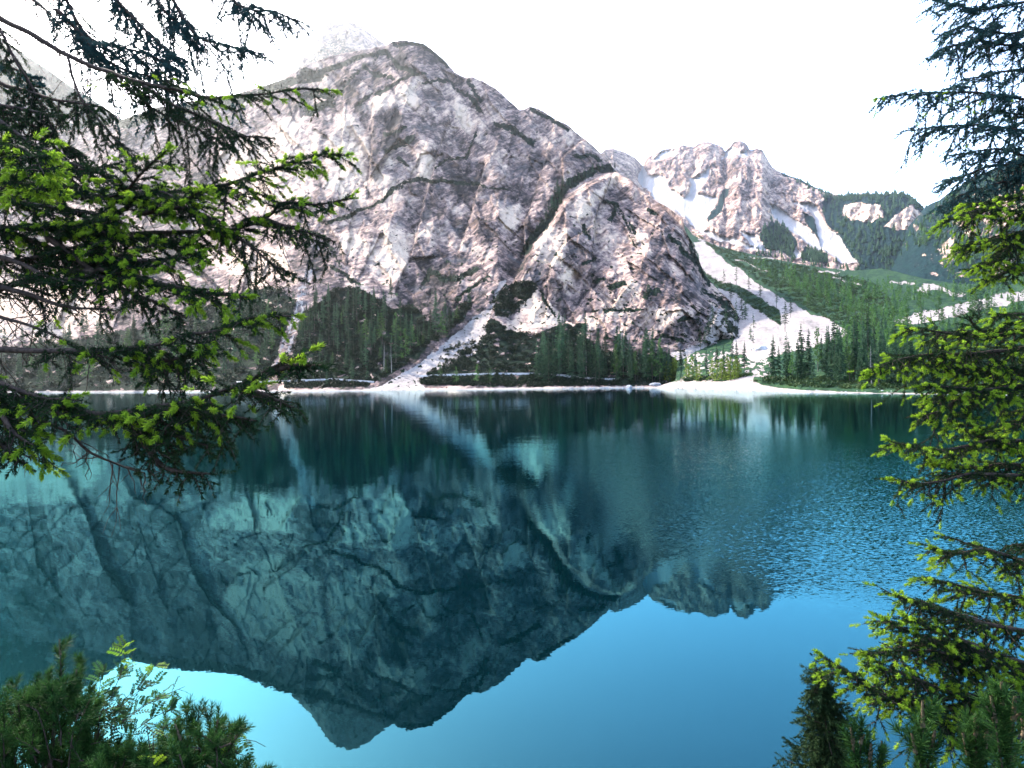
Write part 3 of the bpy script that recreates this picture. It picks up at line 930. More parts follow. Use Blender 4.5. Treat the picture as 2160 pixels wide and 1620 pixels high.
def trunk_mesh(name, r0, mat, top=0.97, sides=5):
    vs_, fs = [], []
    hs = [-0.03, 0.1, 0.45, top]
    for h in hs:
        r = r0 * (1 - h * 0.92)
        for k_ in range(sides):
            an = 2 * math.pi * k_ / sides
            vs_.append((r * math.cos(an) + 0.004 * math.sin(9 * h), r * math.sin(an), h))
    for j in range(len(hs) - 1):
        for k_ in range(sides):
            q = (k_ + 1) % sides
            fs += [j * sides + k_, j * sides + q, (j + 1) * sides + q, (j + 1) * sides + k_]
    return mesh_np(name, vs_, fs, 4, [mat], smooth=True)


def conifer_crown(rnd, whorls=26, width=0.12, base=0.10, droop=0.35, taper=0.85, ragged=0.35, per=6, leaf=0.03, sub=5, gap=0.08):
    """branches in uneven whorls; each branch is a sagging spray of short twigs"""
    t = TB()
    for i_ in range(whorls):
        f = i_ / (whorls - 1)
        z = base + (0.985 - base) * f + rnd.uniform(-0.008, 0.008)
        if f < 0.25 and rnd.random() < 0.25:
            continue
        R = width * (1 - f) ** taper * rnd.uniform(0.75, 1.1) + 0.008
        if f < 0.15:
            R *= 0.6 + 2.5 * f
        for b in range(per if f < 0.9 else 3):
            if rnd.random() < gap:
                continue
            an = rnd.uniform(0, 2 * math.pi)
            L = R * rnd.uniform(1 - ragged, 1 + ragged * 0.6)
            ca, sa = math.cos(an), math.sin(an)
            sag = droop * L * rnd.uniform(0.7, 1.3)

            def pt(s, side=0.0, dz=0.0):
                return (ca * L * s - sa * side, sa * L * s + ca * side, z - sag * s + sag * 0.35 * s * s + dz)
            w_ = L * 0.16 + leaf * 0.35
            t.tri(pt(0.05, -w_ * 0.4), pt(0.05, w_ * 0.4), pt(1.0))
            for q in range(sub):
                s = (q + rnd.uniform(0.2, 0.9)) / sub
                sd = rnd.choice((-1, 1))
                ll = leaf * rnd.uniform(0.7, 1.4) * (1.2 - 0.5 * s)
                a0, a1 = pt(max(0, s - 0.12)), pt(min(1, s + 0.10))
                tip = pt(min(1.05, s + 0.10), sd * ll * 0.9, -ll * rnd.uniform(0.2, 0.9))
                t.tri(a0, a1, tip)
                hang_ = pt(min(1.0, s + rnd.uniform(-0.1, 0.1)), rnd.uniform(-0.4, 0.4) * ll, -ll * rnd.uniform(0.7, 1.5))
                t.tri(pt(max(0, s - 0.16)), pt(min(1, s + 0.16)), hang_)
    tp = 0.012
    t.tri((-tp * 0.5, 0, 0.95), (tp * 0.5, 0, 0.95), (0, 0, 1.01))
    t.tri((0, -tp * 0.5, 0.95), (0, tp * 0.5, 0.95), (0, 0, 1.01))
    return t.arr()


def larch_crown(rnd, n=420, width=0.15, base=0.18, leaf=0.022):
    t = TB()
    nbr = 46
    for b in range(nbr):
        f = (b + rnd.random()) / nbr
        z = base + (0.98 - base) * f
        L = width * (1 - f) ** 0.75 * rnd.uniform(0.55, 1.15) + 0.01
        an = rnd.uniform(0, 6.283)
        ca, sa = math.cos(an), math.sin(an)
        for q in range(max(3, int(n / nbr * (0.5 + L / width)))):
            s = rnd.random() ** 0.7
            c = (ca * L * s + rnd.gauss(0, 0.010), sa * L * s + rnd.gauss(0, 0.010), z - 0.10 * L * s + rnd.gauss(0, 0.010))
            tr = [tuple(c[j] + rnd.gauss(0, leaf * 0.62) * (0.8 if j == 2 else 1) for j in range(3)) for _ in range(3)]
            t.tri(*tr)
    return t.arr()


def snag_twigs(rnd):
    t = TB()
    for b in range(46):
        z = rnd.uniform(0.2, 0.96)
        L = 0.10 * (1.05 - z) ** 0.6 * rnd.uniform(0.4, 1.1)
        an = rnd.uniform(0, 6.283)
        ca, sa = math.cos(an), math.sin(an)
        t.tri((0, 0, z), (0, 0, z + 0.008), (ca * L, sa * L, z - L * rnd.uniform(0.1, 0.6)))
    return t.arr()


rt = random.Random(21)
CROWNS = {
    "spruce": [soup("spruce_crown", conifer_crown(rt, rt.randint(24, 30), rt.uniform(0.13, 0.175), rt.uniform(0.05, 0.14), rt.uniform(0.3, 0.55)), [M_SPRUCE]) for _ in range(7)],
    "slim": [soup("slim_spruce_crown", conifer_crown(rt, rt.randint(24, 30), rt.uniform(0.085, 0.115), rt.uniform(0.1, 0.3), rt.uniform(0.4, 0.8), 0.6, 0.5, 6, 0.026, 5, 0.15), [M_SPRUCE]) for _ in range(5)],
    "thin": [soup("thin_spruce_crown", conifer_crown(rt, rt.randint(18, 22), rt.uniform(0.12, 0.16), rt.uniform(0.15, 0.3), rt.uniform(0.3, 0.6), 0.7, 0.6, 5, 0.026, 4, 0.25), [M_SPRUCE]) for _ in range(4)],
    "larch": [soup("larch_crown", larch_crown(rt, rt.randint(420, 560), rt.uniform(0.17, 0.22), rt.uniform(0.1, 0.25), 0.03), [M_LARCH]) for _ in range(6)],
    "gold": [soup("young_larch_crown", larch_crown(rt, 420, rt.uniform(0.24, 0.3), 0.05, 0.042), [M_GOLD]) for _ in range(4)],
    "snag": [soup("snag_crown", snag_twigs(rt), [M_SNAG]) for _ in range(2)],
}


def tiny_crown(rnd, mat, width=0.17):
    """a conifer a few hundred metres to kilometres off: four ragged skirts"""
    t = TB()
    for i_ in range(5):
        z0 = 0.06 + 0.19 * i_
        R = width * (1 - z0) * rnd.uniform(0.8, 1.15) + 0.012
        n = 6 if i_ < 3 else 4
        for b in range(n):
            an = 6.283 * (b + rnd.uniform(0, 0.7)) / n
            da = rnd.uniform(0.3, 0.6)
            r_ = R * rnd.uniform(0.7, 1.25)
            zz = z0 + rnd.uniform(-0.03, 0.03)
            t.tri((math.cos(an - da) * r_, math.sin(an - da) * r_, zz), (math.cos(an + da) * r_, math.sin(an + da) * r_, zz + rnd.uniform(-0.03, 0.03)), (0, 0, min(1.0, z0 + 0.30)))
    return soup("tiny_crown", t.arr(), [mat])


CROWNS["tiny_spruce"] = [tiny_crown(rt, M_SPRUCE) for _ in range(8)]
CROWNS["tiny_larch"] = [tiny_crown(rt, M_LARCH, 0.2) for _ in range(5)]
CROWNS["mid_spruce"] = [soup("mid_crown", conifer_crown(rt, 13, rt.uniform(0.14, 0.18), 0.08, 0.5, 0.85, 0.35, 6, 0.06, 3, 0.1), [M_SPRUCE]) for _ in range(5)]
CROWNS["mid_larch"] = [soup("mid_larch_crown", larch_crown(rt, 200, 0.19, 0.12, 0.045), [M_LARCH]) for _ in range(5)]
TRUNKS = {k_: trunk_mesh(k_ + "_trunk", r, M_SNAG if k_ == "snag" else M_TRUNK) for k_, r in
          (("spruce", 0.013), ("slim", 0.011), ("thin", 0.010), ("larch", 0.012), ("gold", 0.014), ("snag", 0.013))}
KINDN = {"spruce": ("spruce_tree", "spruce"), "slim": ("spruce_tree", "spruce"), "thin": ("spruce_tree", "spruce"), "larch": ("larch_tree", "larch"),
         "gold": ("young_larch", "larch"), "snag": ("dead_tree", "dead tree")}
N_TREES = [0]


def tree(kind, lay, px, py, hpx, label, group=None, wide=1.0):
    D = float(depth(lay, px, py))
    p = at(px, py, D)
    h = hpx * D / F
    nm_, cat = KINDN[kind]
    o = bpy.data.objects.new(nm_, None)
    C.objects.link(o)
    o.location = p
    o.rotation_euler = (rt.uniform(-0.03, 0.03), rt.uniform(-0.03, 0.03), rt.uniform(0, 6.28))
    o.scale = (h * wide, h * wide, h)
    o.empty_display_size = 0.1
    o["label"], o["category"] = label, cat
    if group:
        o["group"] = group
    link("crown", rt.choice(CROWNS[kind]), o)
    link("trunk", TRUNKS[kind], o)
    N_TREES[0] += 1
    return o


def in_poly(pts, n, y_bias=0.0, dmin=0.0):
    p = np.array(pts, float)
    out = []
    tries = 0
    while len(out) < n and tries < 20000:
        tries += 1
        x, y = rt.uniform(p[:, 0].min(), p[:, 0].max()), rt.uniform(p[:, 1].min(), p[:, 1].max())
        if inside(np.array([x]), np.array([y]), pts)[0] and all(abs(x - q[0]) + 0.4 * abs(y - q[1]) > dmin for q in out):
            out.append((x, y))
    return sorted(out, key=lambda q: q[1])


# forest on the slope left of the scree chute
for x, y in in_poly([(640, 690), (690, 650), (760, 640), (850, 690), (905, 700), (975, 665), (950, 705), (880, 752), (800, 800), (640, 800), (615, 750)], 66, 0, 10):
    hp = rt.uniform(34, 98) if y > 690 else rt.uniform(28, 64)
    if rt.random() < 0.22:
        tree("larch", "mountain", x, y, hp * 0.75, "pale green larch among dark spruces left of the scree chute", "larches on the slope left of the scree chute")
    else:
        tree(rt.choice(("slim", "slim", "spruce")), "mountain", x, y, hp, "slim spruce in the wooded slope just left of the scree chute", "spruces on the slope left of the scree chute")
tree("spruce", "mountain", 826, 628, 48, "single dark spruce on the grassy shelf under the cliff")
tree("slim", "mountain", 692, 660, 66, "tall slim spruce at the top edge of the wooded slope, by the pale scree")
tree("snag", "mountain", 826, 786, 58, "bare grey dead trunk beside the foot of the scree chute")
tree("snag", "mountain", 810, 782, 62, "dead spruce with drooping grey twigs left of the scree foot")
# lower left, seen through the boughs
for x, y in in_poly([(-120, 770), (150, 745), (330, 720), (470, 680), (560, 660), (600, 700), (570, 780), (540, 808), (-120, 816)], 44, 0, 13):
    hp = rt.uniform(50, 90)
    if rt.random() < 0.35:
        tree("larch", "mountain", x, y, hp * 0.8, "soft green larch on the far shore seen through the big spruce boughs", "larches behind the near boughs")
    else:
        tree("spruce", "mountain", x, y, hp, "dark spruce on the far shore seen through the big spruce boughs", "spruces behind the near boughs")
# foot of the cliff, centre
for x, y in in_poly([(1120, 800), (1150, 760), (1210, 752), (1300, 775), (1420, 785), (1420, 808), (1130, 808)], 44, 0, 6):
    hp = rt.uniform(48, 112) * (1.0 if x > 1180 else 0.85)
    tree(rt.choice(("spruce", "slim", "spruce")), "mountain", x, y, hp, "dark spruce in the shoreline wood below the grey buttress", "spruces below the buttress")
for x, hp in ((1300, 80), (1392, 92), (1376, 88), (1340, 66)):
    tree("larch", "mountain", x, 804, hp, "bright green larch in the shoreline wood below the grey buttress", "larches below the buttress", 0.8)
tree("snag", "mountain", 1237, 792, 56, "grey dead spruce with hanging twigs in front of the shoreline wood")
for x, hp in ((928, 38), (963, 40), (1006, 44), (1034, 36)):
    tree("larch", "mountain", x, 812 if x != 928 else 800, hp, "small olive tree standing in the lakeside scrub by the path", "small trees along the lakeside path", 1.0)
# young larches behind the beach
for i_ in range(24):
    x = rt.uniform(1402, 1565)
    y = 806 - max(0, (x - 1500)) * 0.06 - rt.uniform(0, 8)
    tree("gold", "mountain" if x < 1440 else "valley_slope", x, y, rt.uniform(26, 52), "yellow green young larch in the thicket behind the pale beach", "young larches behind the beach", 1.0)
for x, y, hp in ((1437, 790, 60), (1490, 790, 52), (1512, 782, 56), (1528, 788, 62), (1556, 786, 70), (1570, 780, 62), (1468, 784, 48), (1545, 770, 66)):
    tree("spruce", "valley_slope" if x > 1445 else "mountain", x, y, hp, "spruce rising out of the yellow green thicket behind the beach", "spruces in the beach thicket", 0.9)
# debris slope
for x, y, hp in ((1478, 745, 58), (1487, 735, 50), (1494, 725, 60), (1503, 700, 62), (1530, 690, 50), (1542, 640, 46), (1552, 690, 62), (1572, 690, 68), (1566, 680, 58), (1590, 702, 46), (1583, 735, 50), (1588, 742, 44)):
    tree("thin", "mountain", x, y, hp, "thin spruce on the stony debris at the right edge of the buttress", "thin spruces on the debris slope")
# conspicuous trees on the white gravel fan
for x, y, hp, lab in ((1553, 602, 43, "bushy spruce standing highest on the white gravel fan"), (1527, 596, 30, "pair of thin dark spruce tops at the upper left edge of the gravel fan"),
                      (1580, 615, 40, "spruce with two tiers leaning over the right edge of the upper gravel fan"), (1604, 632, 36, "small spruce where the green strip narrows on the gravel fan"),
                      (1638, 650, 44, "gaunt spruce just above the fork of the gravel fan"), (1656, 700, 66, "tallest thin spruce rising in the middle of the white gravel fan"),
                      (1668, 670, 40, "spindly dead-topped spruce right of the tallest one on the gravel fan"), (1660, 790, 92, "lone tall spire spruce in front of the gravel fan's foot")):
    tree("thin", "valley_slope", x, y, hp, lab, None, 1.15)
# shoreline wood on the right
for x, y in in_poly([(1610, 800), (1660, 790), (1760, 772), (1900, 770), (2180, 770), (2180, 826), (1960, 822), (1700, 814), (1610, 806)], 54, 0, 9):
    hp = rt.uniform(66, 130) * (0.85 if x < 1660 else 1.0) * (1 + 0.15 * (y - 790) / 30)
    if rt.random() < 0.25:
        tree("larch", "valley_slope", x, y, hp * 0.95, "fresh green larch in the shoreline wood right of the beach", "larches right of the beach", 0.8)
    else:
        tree(rt.choice(("spruce", "slim", "spruce")), "valley_slope", x, y, hp, "dark spruce in the shoreline wood right of the beach", "spruces right of the beach")
tree("spruce", "valley_slope", 1812, 812, 72, "small full spruce at the water's edge right of the beach")
tree("snag", "valley_slope", 1838, 815, 88, "pale bare trunk at the water's edge right of the beach")
for x, y in in_poly([(1735, 770), (1780, 712), (1880, 690), (1990, 690), (2180, 640), (2180, 770), (1900, 770)], 50, 0, 9):
    tree(rt.choice(("larch", "larch", "larch", "spruce")), "valley_slope", x, y, rt.uniform(50, 84), "tree in the pale green larch wood above the right shoreline", "trees of the pale larch wood")
# row across the green slope and scattered trees on it
for i_ in range(22):
    f = i_ / 21
    tree("spruce", "valley_slope", 1610 + 190 * f + rt.uniform(-4, 4), 566 + 54 * f + rt.uniform(-4, 6), rt.uniform(20, 36), "spruce in the dark tree row crossing the green valley slope", "spruces of the slanting tree row")
for x, y in in_poly([(1590, 570), (1690, 610), (1790, 650), (1850, 680), (1740, 668), (1650, 620)], 14, 0, 10):
    tree("larch", "valley_slope", x, y, rt.uniform(24, 46), "slender larch scattered on the green slope right of the gravel fan", "larches on the green slope")
# gully below the crest notch
for x, y, hp in [(1297, 356, 16), (1288, 356, 14), (1270, 357, 18), (1262, 358, 16), (1250, 364, 20), (1240, 370, 18), (1232, 374, 20), (1222, 380, 18), (1212, 386, 22), (1203, 392, 18), (1196, 396, 24),
                 (1187, 400, 30), (1180, 410, 22), (1176, 420, 44), (1170, 430, 40), (1183, 432, 30), (1165, 440, 34), (1172, 446, 30), (1158, 450, 26), (1152, 460, 24), (1143, 474, 20), (1132, 490, 18)]:
    tree("spruce", "mountain", x, y, hp, "small spruce in the tree lined gully high on the rock face", "spruces in the gully", 1.4)


def merged(name, kinds, spots, lab):
    """one wood seen from afar: all trees in one mesh"""
    Vs, Is = [], []
    mats = []
    for lay, px, py, hpx, kd, wd in spots:
        D = float(depth(lay, px, py))
        p = at(px, py, D)
        h = hpx * D / F
        me = rt.choice(CROWNS[('tiny_' if hpx < 19 else 'mid_') + kd if hpx < 40 else kd])
        v = np.empty(len(me.vertices) * 3, np.float32)
        me.vertices.foreach_get("co", v)
        v = v.reshape(-1, 3, 3)
        v = v.reshape(-1, 3)
        an = rt.uniform(0, 6.28)
        ca, sa = math.cos(an), math.sin(an)
        g = 1.0
        v = np.stack([(v[:, 0] * ca - v[:, 1] * sa) * h * wd * g, (v[:, 0] * sa + v[:, 1] * ca) * h * wd * g, v[:, 2] * h], -1) + p
        m = me.materials[0]
        if m not in mats:
            mats.append(m)
        Vs.append(v)
        Is.append(np.full(len(v) // 3, mats.index(m), np.int32))
    V = np.concatenate(Vs)
    me = mesh_np(name, V, np.arange(len(V)), 3, mats, mat_idx=np.concatenate(Is))
    return link(name, me, kind="stuff", label=lab)


sp = []
for x, y in in_poly([(1600, 575), (1700, 590), (1800, 600), (1950, 620), (2200, 600), (2200, 640), (1950, 640), (1850, 690), (1760, 660)], 300):
    sp.append(("valley_slope", x, y, rt.uniform(14, 34), rt.choice(("larch", "larch", "spruce")), 1.2))
for x, y in in_poly([(1940, 690), (2200, 640), (2200, 780), (1740, 780), (1760, 730)], 230):
    sp.append(("valley_slope", x, y, rt.uniform(40, 70), rt.choice(("larch", "larch", "spruce")), 1.0))
sp = [q for q in sp if not any(inside(np.array([q[1]]), np.array([q[2] - q[3] * f_]), V_SCREE[1])[0] for f_ in (0.0, 0.35, 0.7, 0.95)) or rt.random() < 0.18]
merged("valley_wood", None, sp, "loose larch and spruce wood filling the valley floor on the right")
sp = []
for x in np.arange(1655, 1950, 1.5):
    y = float(interp(S_FAR, x)) + rt.uniform(2, 14)
    if rt.random() < (x - 1620) / 200:
        sp.append(("distant_mountain", x, y, rt.uniform(6, 14), "spruce", 1.5))
for pl_, n_ in ((FAR_VEG[0], 900), (FAR_VEG[2], 150), (FAR_VEG[4], 60), ([(1600, 520), (1800, 560), (1790, 580), (1600, 545)], 60)):
    for x, y in in_poly(pl_, n_):
        if y < 600 and x < 2090 and not any(inside(np.array([x]), np.array([y]), q)[0] for q in SNOW + FAR_PALE):
            sp.append(("distant_mountain", x, y, rt.uniform(8, 17), "spruce", 1.5))
for x, y in in_poly([(1960, 440), (2000, 415), (2160, 330), (2300, 280), (2300, 600), (2000, 600), (1990, 560), (1960, 520), (1900, 540), (1930, 470)], 1100):
    sp.append(("valley_side_hill", x, y, rt.uniform(10, 22), rt.choice(("spruce", "spruce", "larch")), 1.3))
merged("distant_wood", None, sp, "blue green spruce wood on the far ridges and valley sides")
sp = []
for pl_, n_, h0, h1 in ((SLOPE_L, 60, 20, 50), (SLOPE_LL, 110, 34, 70), ([(1120, 802), (1150, 770), (1300, 785), (1430, 790), (1430, 806), (1120, 808)], 70, 40, 80),
                        ([(1620, 806), (1660, 796), (2200, 780), (2200, 828), (1960, 824)], 190, 60, 110)):
    for x, y in in_poly(pl_, n_):
        lay = "mountain" if x < 1500 else "valley_slope"
        sp.append((lay, x, y, rt.uniform(h0, h1), "spruce", 1.0))
merged("shore_wood", None, sp, "dense dark conifers filling the gaps between the shoreline trees")


# ------------------------------------------------------------------ dwarf pine scrub
def scrub(name, spots, lab, mat):
    """low irregular cushions built from leaf-size faces"""
    base = []
    for _ in range(6):
        n = 46
        c = RNG.normal(0, 0.42, (n, 3)) * np.array([1.15, 1.15, 0.55]) + np.array([0, 0, 0.35])
        tr = c[:, None, :] + RNG.normal(0, 0.22, (n, 3, 3))
        base.append(tr.reshape(-1, 3))
    Vs = []
    for lay, px, py, r in spots:
        D = float(depth(lay, px, py))
        p = at(px, py, D)
        v = base[rt.randrange(6)]
        an = rt.uniform(0, 6.28)
        ca, sa = math.cos(an), math.sin(an)
        R = r * D / F
        v = np.stack([(v[:, 0] * ca - v[:, 1] * sa) * R, (v[:, 0] * sa + v[:, 1] * ca) * R, v[:, 2] * R * rt.uniform(0.8, 1.3)], -1)
        Vs.append(v + p)
    V = np.concatenate(Vs)
    return link(name, soup(name, V, [mat]), kind="stuff", label=lab)


def fill(pts, n, cond=None):
    p = np.array(pts, float)
    x = RNG.uniform(p[:, 0].min(), p[:, 0].max(), n * 6)
    y = RNG.uniform(p[:, 1].min(), p[:, 1].max(), n * 6)
    ok = inside(x, y, pts)
    if cond is not None:
        ok &= cond(x, y)
    return np.stack([x[ok], y[ok]], -1)[:n]


gapn = lambda x, y: fbm(x / 22, y / 10, 4, 61) < 0.22
sp = []
for pl_, n_ in ((SLOPE_L, 1500), (SLOPE_R, 1500), (KNOB, 260)):
    sp += [("mountain", x, y, RNG.uniform(3.0, 6.5)) for x, y in fill(pl_, n_, gapn)]
sp += [("mountain", x, y, RNG.uniform(4, 8)) for x, y in fill(SLOPE_LL, 900, gapn)]
for pts, wd in VEG[:44]:
    for (xa, ya), (xb, yb) in zip(pts[:-1], pts[1:]):
        for _ in range(int(math.hypot(xb - xa, yb - ya) / 3.2)):
            f = rt.random()
            x, y = xa + (xb - xa) * f + rt.gauss(0, wd * 0.25), ya + (yb - ya) * f + rt.gauss(0, wd * 0.25)
            if y > float(interp(S_MAIN, x)) + 3 and x < 1600 and y < 806:
                sp.append(("mountain", x, y, rt.uniform(1.6, 3.4)))
for x, y in fill([(1440, 640), (1560, 660), (1600, 740), (1590, 790), (1440, 790), (1430, 750)], 190):
    sp.append(("mountain", x, y, rt.uniform(2, 6)))
for x, y in fill([(940, 740), (1010, 715), (1035, 740), (1000, 770), (910, 790)], 90):
    sp.append(("mountain", x, y, rt.uniform(3, 6.5)))
for x, y in fill([(880, 806), (905, 796), (1130, 800), (1300, 806), (1300, 814), (1100, 816), (890, 812)], 420):
    sp.append(("mountain", x, y, rt.uniform(3.5, 7)))
for x, y in fill([(600, 806), (760, 806), (790, 812), (700, 818), (600, 820)], 130):
    sp.append(("mountain", x, y, rt.uniform(3, 6)))
scrub("dwarf_pine_scrub", sp, "dark dwarf pine scrub covering the slopes under the cliffs", M_SCRUB)
M_SCRUB2 = leaf_mat("slope_pine_foliage", (0.016, 0.040, 0.018), (0.050, 0.080, 0.026), 0.2, 0.0, 0.12)
sp = []
for x, y in fill([(1445, 480), (1500, 515), (1600, 545), (1740, 572), (1850, 600), (1900, 660), (1860, 690), (1780, 690), (1700, 650), (1600, 592), (1540, 552), (1490, 515)], 2200,
                 lambda x, y: (union(x, y, V_SCREE, V_LINES, 3) < 0.4) & (fbm(x / 30, y / 6, 3, 133) < 0.25)):
    sp.append(("valley_slope", x, y, RNG.uniform(1.8, 4.2)))
for x, y in fill(V_STRIP, 300):
    sp.append(("valley_slope", x, y, RNG.uniform(2, 4)))
for x, y in fill([(1590, 806), (1620, 800), (1700, 800), (2200, 800), (2200, 829), (1970, 824), (1700, 818)], 420):
    sp.append(("valley_slope", x, y, RNG.uniform(5, 11)))
for x, y in fill([(1440, 800), (1560, 790), (1590, 790), (1560, 797), (1440, 805)], 120):
    sp.append(("valley_slope", x, y, RNG.uniform(3, 7)))
scrub("slope_scrub", sp, "olive green low scrub on the valley slope and right shoreline", M_SCRUB2)


# ------------------------------------------------------------------ path, boulders, walker
def strip(name, lay, pts, width, lift, lab):
    P = []
    for (xa, ya), (xb, yb) in zip(pts[:-1], pts[1:]):
        for f in np.arange(0, 1, 0.2):
            P.append((xa + (xb - xa) * f, ya + (yb - ya) * f))
    P.append(pts[-1])
    q = np.array(P)
    g = ground(lay, q[:, 0], q[:, 1] + fbm(q[:, 0] / 9, q[:, 1], 3, 5) * 0.8)
    lo, hi = g.copy(), g.copy()
    lo[:, 1] -= width * 0.5
    hi[:, 1] += width * 0.5
    ft = lo.copy()
    ft[:, 1] -= 0.5
    ft[:, 2] -= 1.2
    lo[:, 2] += lift
    hi[:, 2] += lift
    n = len(g)
    V = np.concatenate([ft, lo, hi])
    i_ = np.arange(n - 1)
    fc = np.concatenate([np.stack([i_, i_ + 1, n + i_ + 1, n + i_], -1), np.stack([n + i_, n + i_ + 1, 2 * n + i_ + 1, 2 * n + i_], -1)])
    return link(name, mesh_np(name, V, fc, 4, [M_PATH]), kind="structure", label=lab)


strip("footpath", "mountain", [(885, 794), (930, 792), (1000, 790), (1060, 789), (1130, 789), (1180, 792), (1260, 800), (1300, 801)], 2.2, 0.9, "pale gravel footpath along the far shore right of the scree")
strip("footpath", "mountain", [(500, 806), (600, 804), (660, 802), (700, 800), (760, 804), (790, 806)], 2.2, 0.7, "pale gravel footpath along the far shore left of the scree")


def boulder(name, lay, px, py, wpx, hpx, lab, cat="boulder", group=None):
    D = float(depth(lay, px, py))
    p = at(px, py, D)
    import bmesh
    bm = bmesh.new()
    bmesh.ops.create_icosphere(bm, subdivisions=3, radius=1)
    sd_ = rt.random() * 50
    for v in bm.verts:
        c = v.co
        n = float(fbm(np.array([c.x * 1.3 + sd_]), np.array([c.y * 1.3 + c.z + sd_]), 3, 9)[0])
        v.co = c * (1 + 0.35 * n)
        v.co.x = math.copysign(abs(v.co.x) ** 1.1, v.co.x)
        if v.co.z > 0.55:
            v.co.z = 0.55 + (v.co.z - 0.55) * 0.4
    me = bpy.data.meshes.new(name)
    bm.to_mesh(me)
    bm.free()
    me.materials.append(M_STONE)
    o = link(name, me, label=lab, category=cat)
    if group:
        o["group"] = group
    o.location = p
    o.scale = (wpx * D / F / 2, wpx * D / F / 2.4, hpx * D / F * 0.85)
    o.rotation_euler = (0, 0, rt.uniform(0, 3))
    return o


boulder("boulder", "mountain", 1327, 817, 14, 8, "pointed grey boulder at the waterline below the shoreline wood")
boulder("boulder", "mountain", 1382, 812, 26, 8, "long low grey boulder at the left end of the pale beach")
boulder("boulder", "valley_slope", 1600, 737, 40, 13, "rough dark grey rock outcrop at the foot of the gravel fan")
for i_ in range(44):
    x = rt.uniform(1130, 1400)
    boulder("stone", "mountain", x, float(foot_y(interp(SHORE_D, x), x, 0.15)) + rt.uniform(-1.2, 0.4), rt.uniform(2, 5.5), rt.uniform(1, 2.6), "small pale stone in the row along the waterline below the wood", "stone", "stones along the waterline")
for i_ in range(30):
    x = rt.uniform(1405, 1900)
    boulder("stone", "valley_slope", x, float(foot_y(interp(SH_V, x), x, 0.3)) + rt.uniform(-4, 0), rt.uniform(2, 6), rt.uniform(1, 2.6), "small stone lying on the pale gravel beach", "stone", "stones on the beach")


def walker(px, py):
    """person walking along the path; one skinned body with jacket, trousers and hair as its clothing"""
    D = float(depth("mountain", px, py))
    p = at(px, py, D) + np.array([0, -1.0, 0.95])
    J = {"pel": (0, 0, 0.95), "chest": (0.02, 0, 1.3), "neck": (0.03, 0, 1.48), "head": (0.05, 0, 1.62), "top": (0.05, 0, 1.72),
         "ls": (0.02, 0.19, 1.42), "le": (-0.08, 0.24, 1.15), "lh": (0.05, 0.24, 0.92), "rs": (0.02, -0.19, 1.42), "re": (0.06, -0.24, 1.15), "rh": (0.22, -0.22, 0.98),
         "lk": (0.16, 0.09, 0.52), "la": (0.20, 0.09, 0.08), "lt": (0.36, 0.09, 0.03), "rk": (-0.02, -0.09, 0.50), "ra": (-0.26, -0.09, 0.14), "rt": (-0.14, -0.09, 0.03)}
    rad = {"pel": .15, "chest": .16, "neck": .06, "head": .10, "top": .07, "ls": .07, "le": .05, "lh": .035, "rs": .07, "re": .05, "rh": .035,
           "lk": .065, "la": .045, "lt": .035, "rk": .065, "ra": .045, "rt": .035}
    E = [("pel", "chest"), ("chest", "neck"), ("neck", "head"), ("head", "top"), ("chest", "ls"), ("ls", "le"), ("le", "lh"), ("chest", "rs"), ("rs", "re"), ("re", "rh"),
         ("pel", "lk"), ("lk", "la"), ("la", "lt"), ("pel", "rk"), ("rk", "ra"), ("ra", "rt")]
    ks = list(J)

    def skin(nm_, sel, grow, col, par):
        kk = [q for q in ks if any(q in e_ for e_ in E if e_ in sel)]
        me = bpy.data.meshes.new(nm_)
        me.from_pydata([J[q] for q in kk], [(kk.index(a_), kk.index(b_)) for a_, b_ in sel], [])
        o = link(nm_, me, par)
        sk = o.modifiers.new("skin", 'SKIN')
        for q, sv in zip(kk, me.skin_vertices[0].data):
            sv.radius = (rad[q] * grow, rad[q] * grow)
        me.skin_vertices[0].data[0].use_root = True
        o.modifiers.new("sub", 'SUBSURF').levels = 1
        me.materials.append(plain_mat(nm_ + "_cloth", col, tuple(c * 1.3 for c in col), 20))
        return o
    r = bpy.data.objects.new("person", None)
    C.objects.link(r)
    r.location = p
    r["label"], r["category"] = "tiny walker in a red jacket on the lakeside path", "person"
    skin("body", E, 1.0, (0.35, 0.22, 0.16), r)
    skin("jacket", [e_ for e_ in E if e_ in (("pel", "chest"), ("chest", "neck"), ("chest", "ls"), ("ls", "le"), ("chest", "rs"), ("rs", "re"))], 1.2, (0.55, 0.015, 0.02), r)
    skin("trousers", [("pel", "lk"), ("lk", "la"), ("pel", "rk"), ("rk", "ra")], 1.2, (0.03, 0.03, 0.05), r)
    skin("hair", [("head", "top")], 1.12, (0.04, 0.025, 0.015), r)


walker(1116, 789)
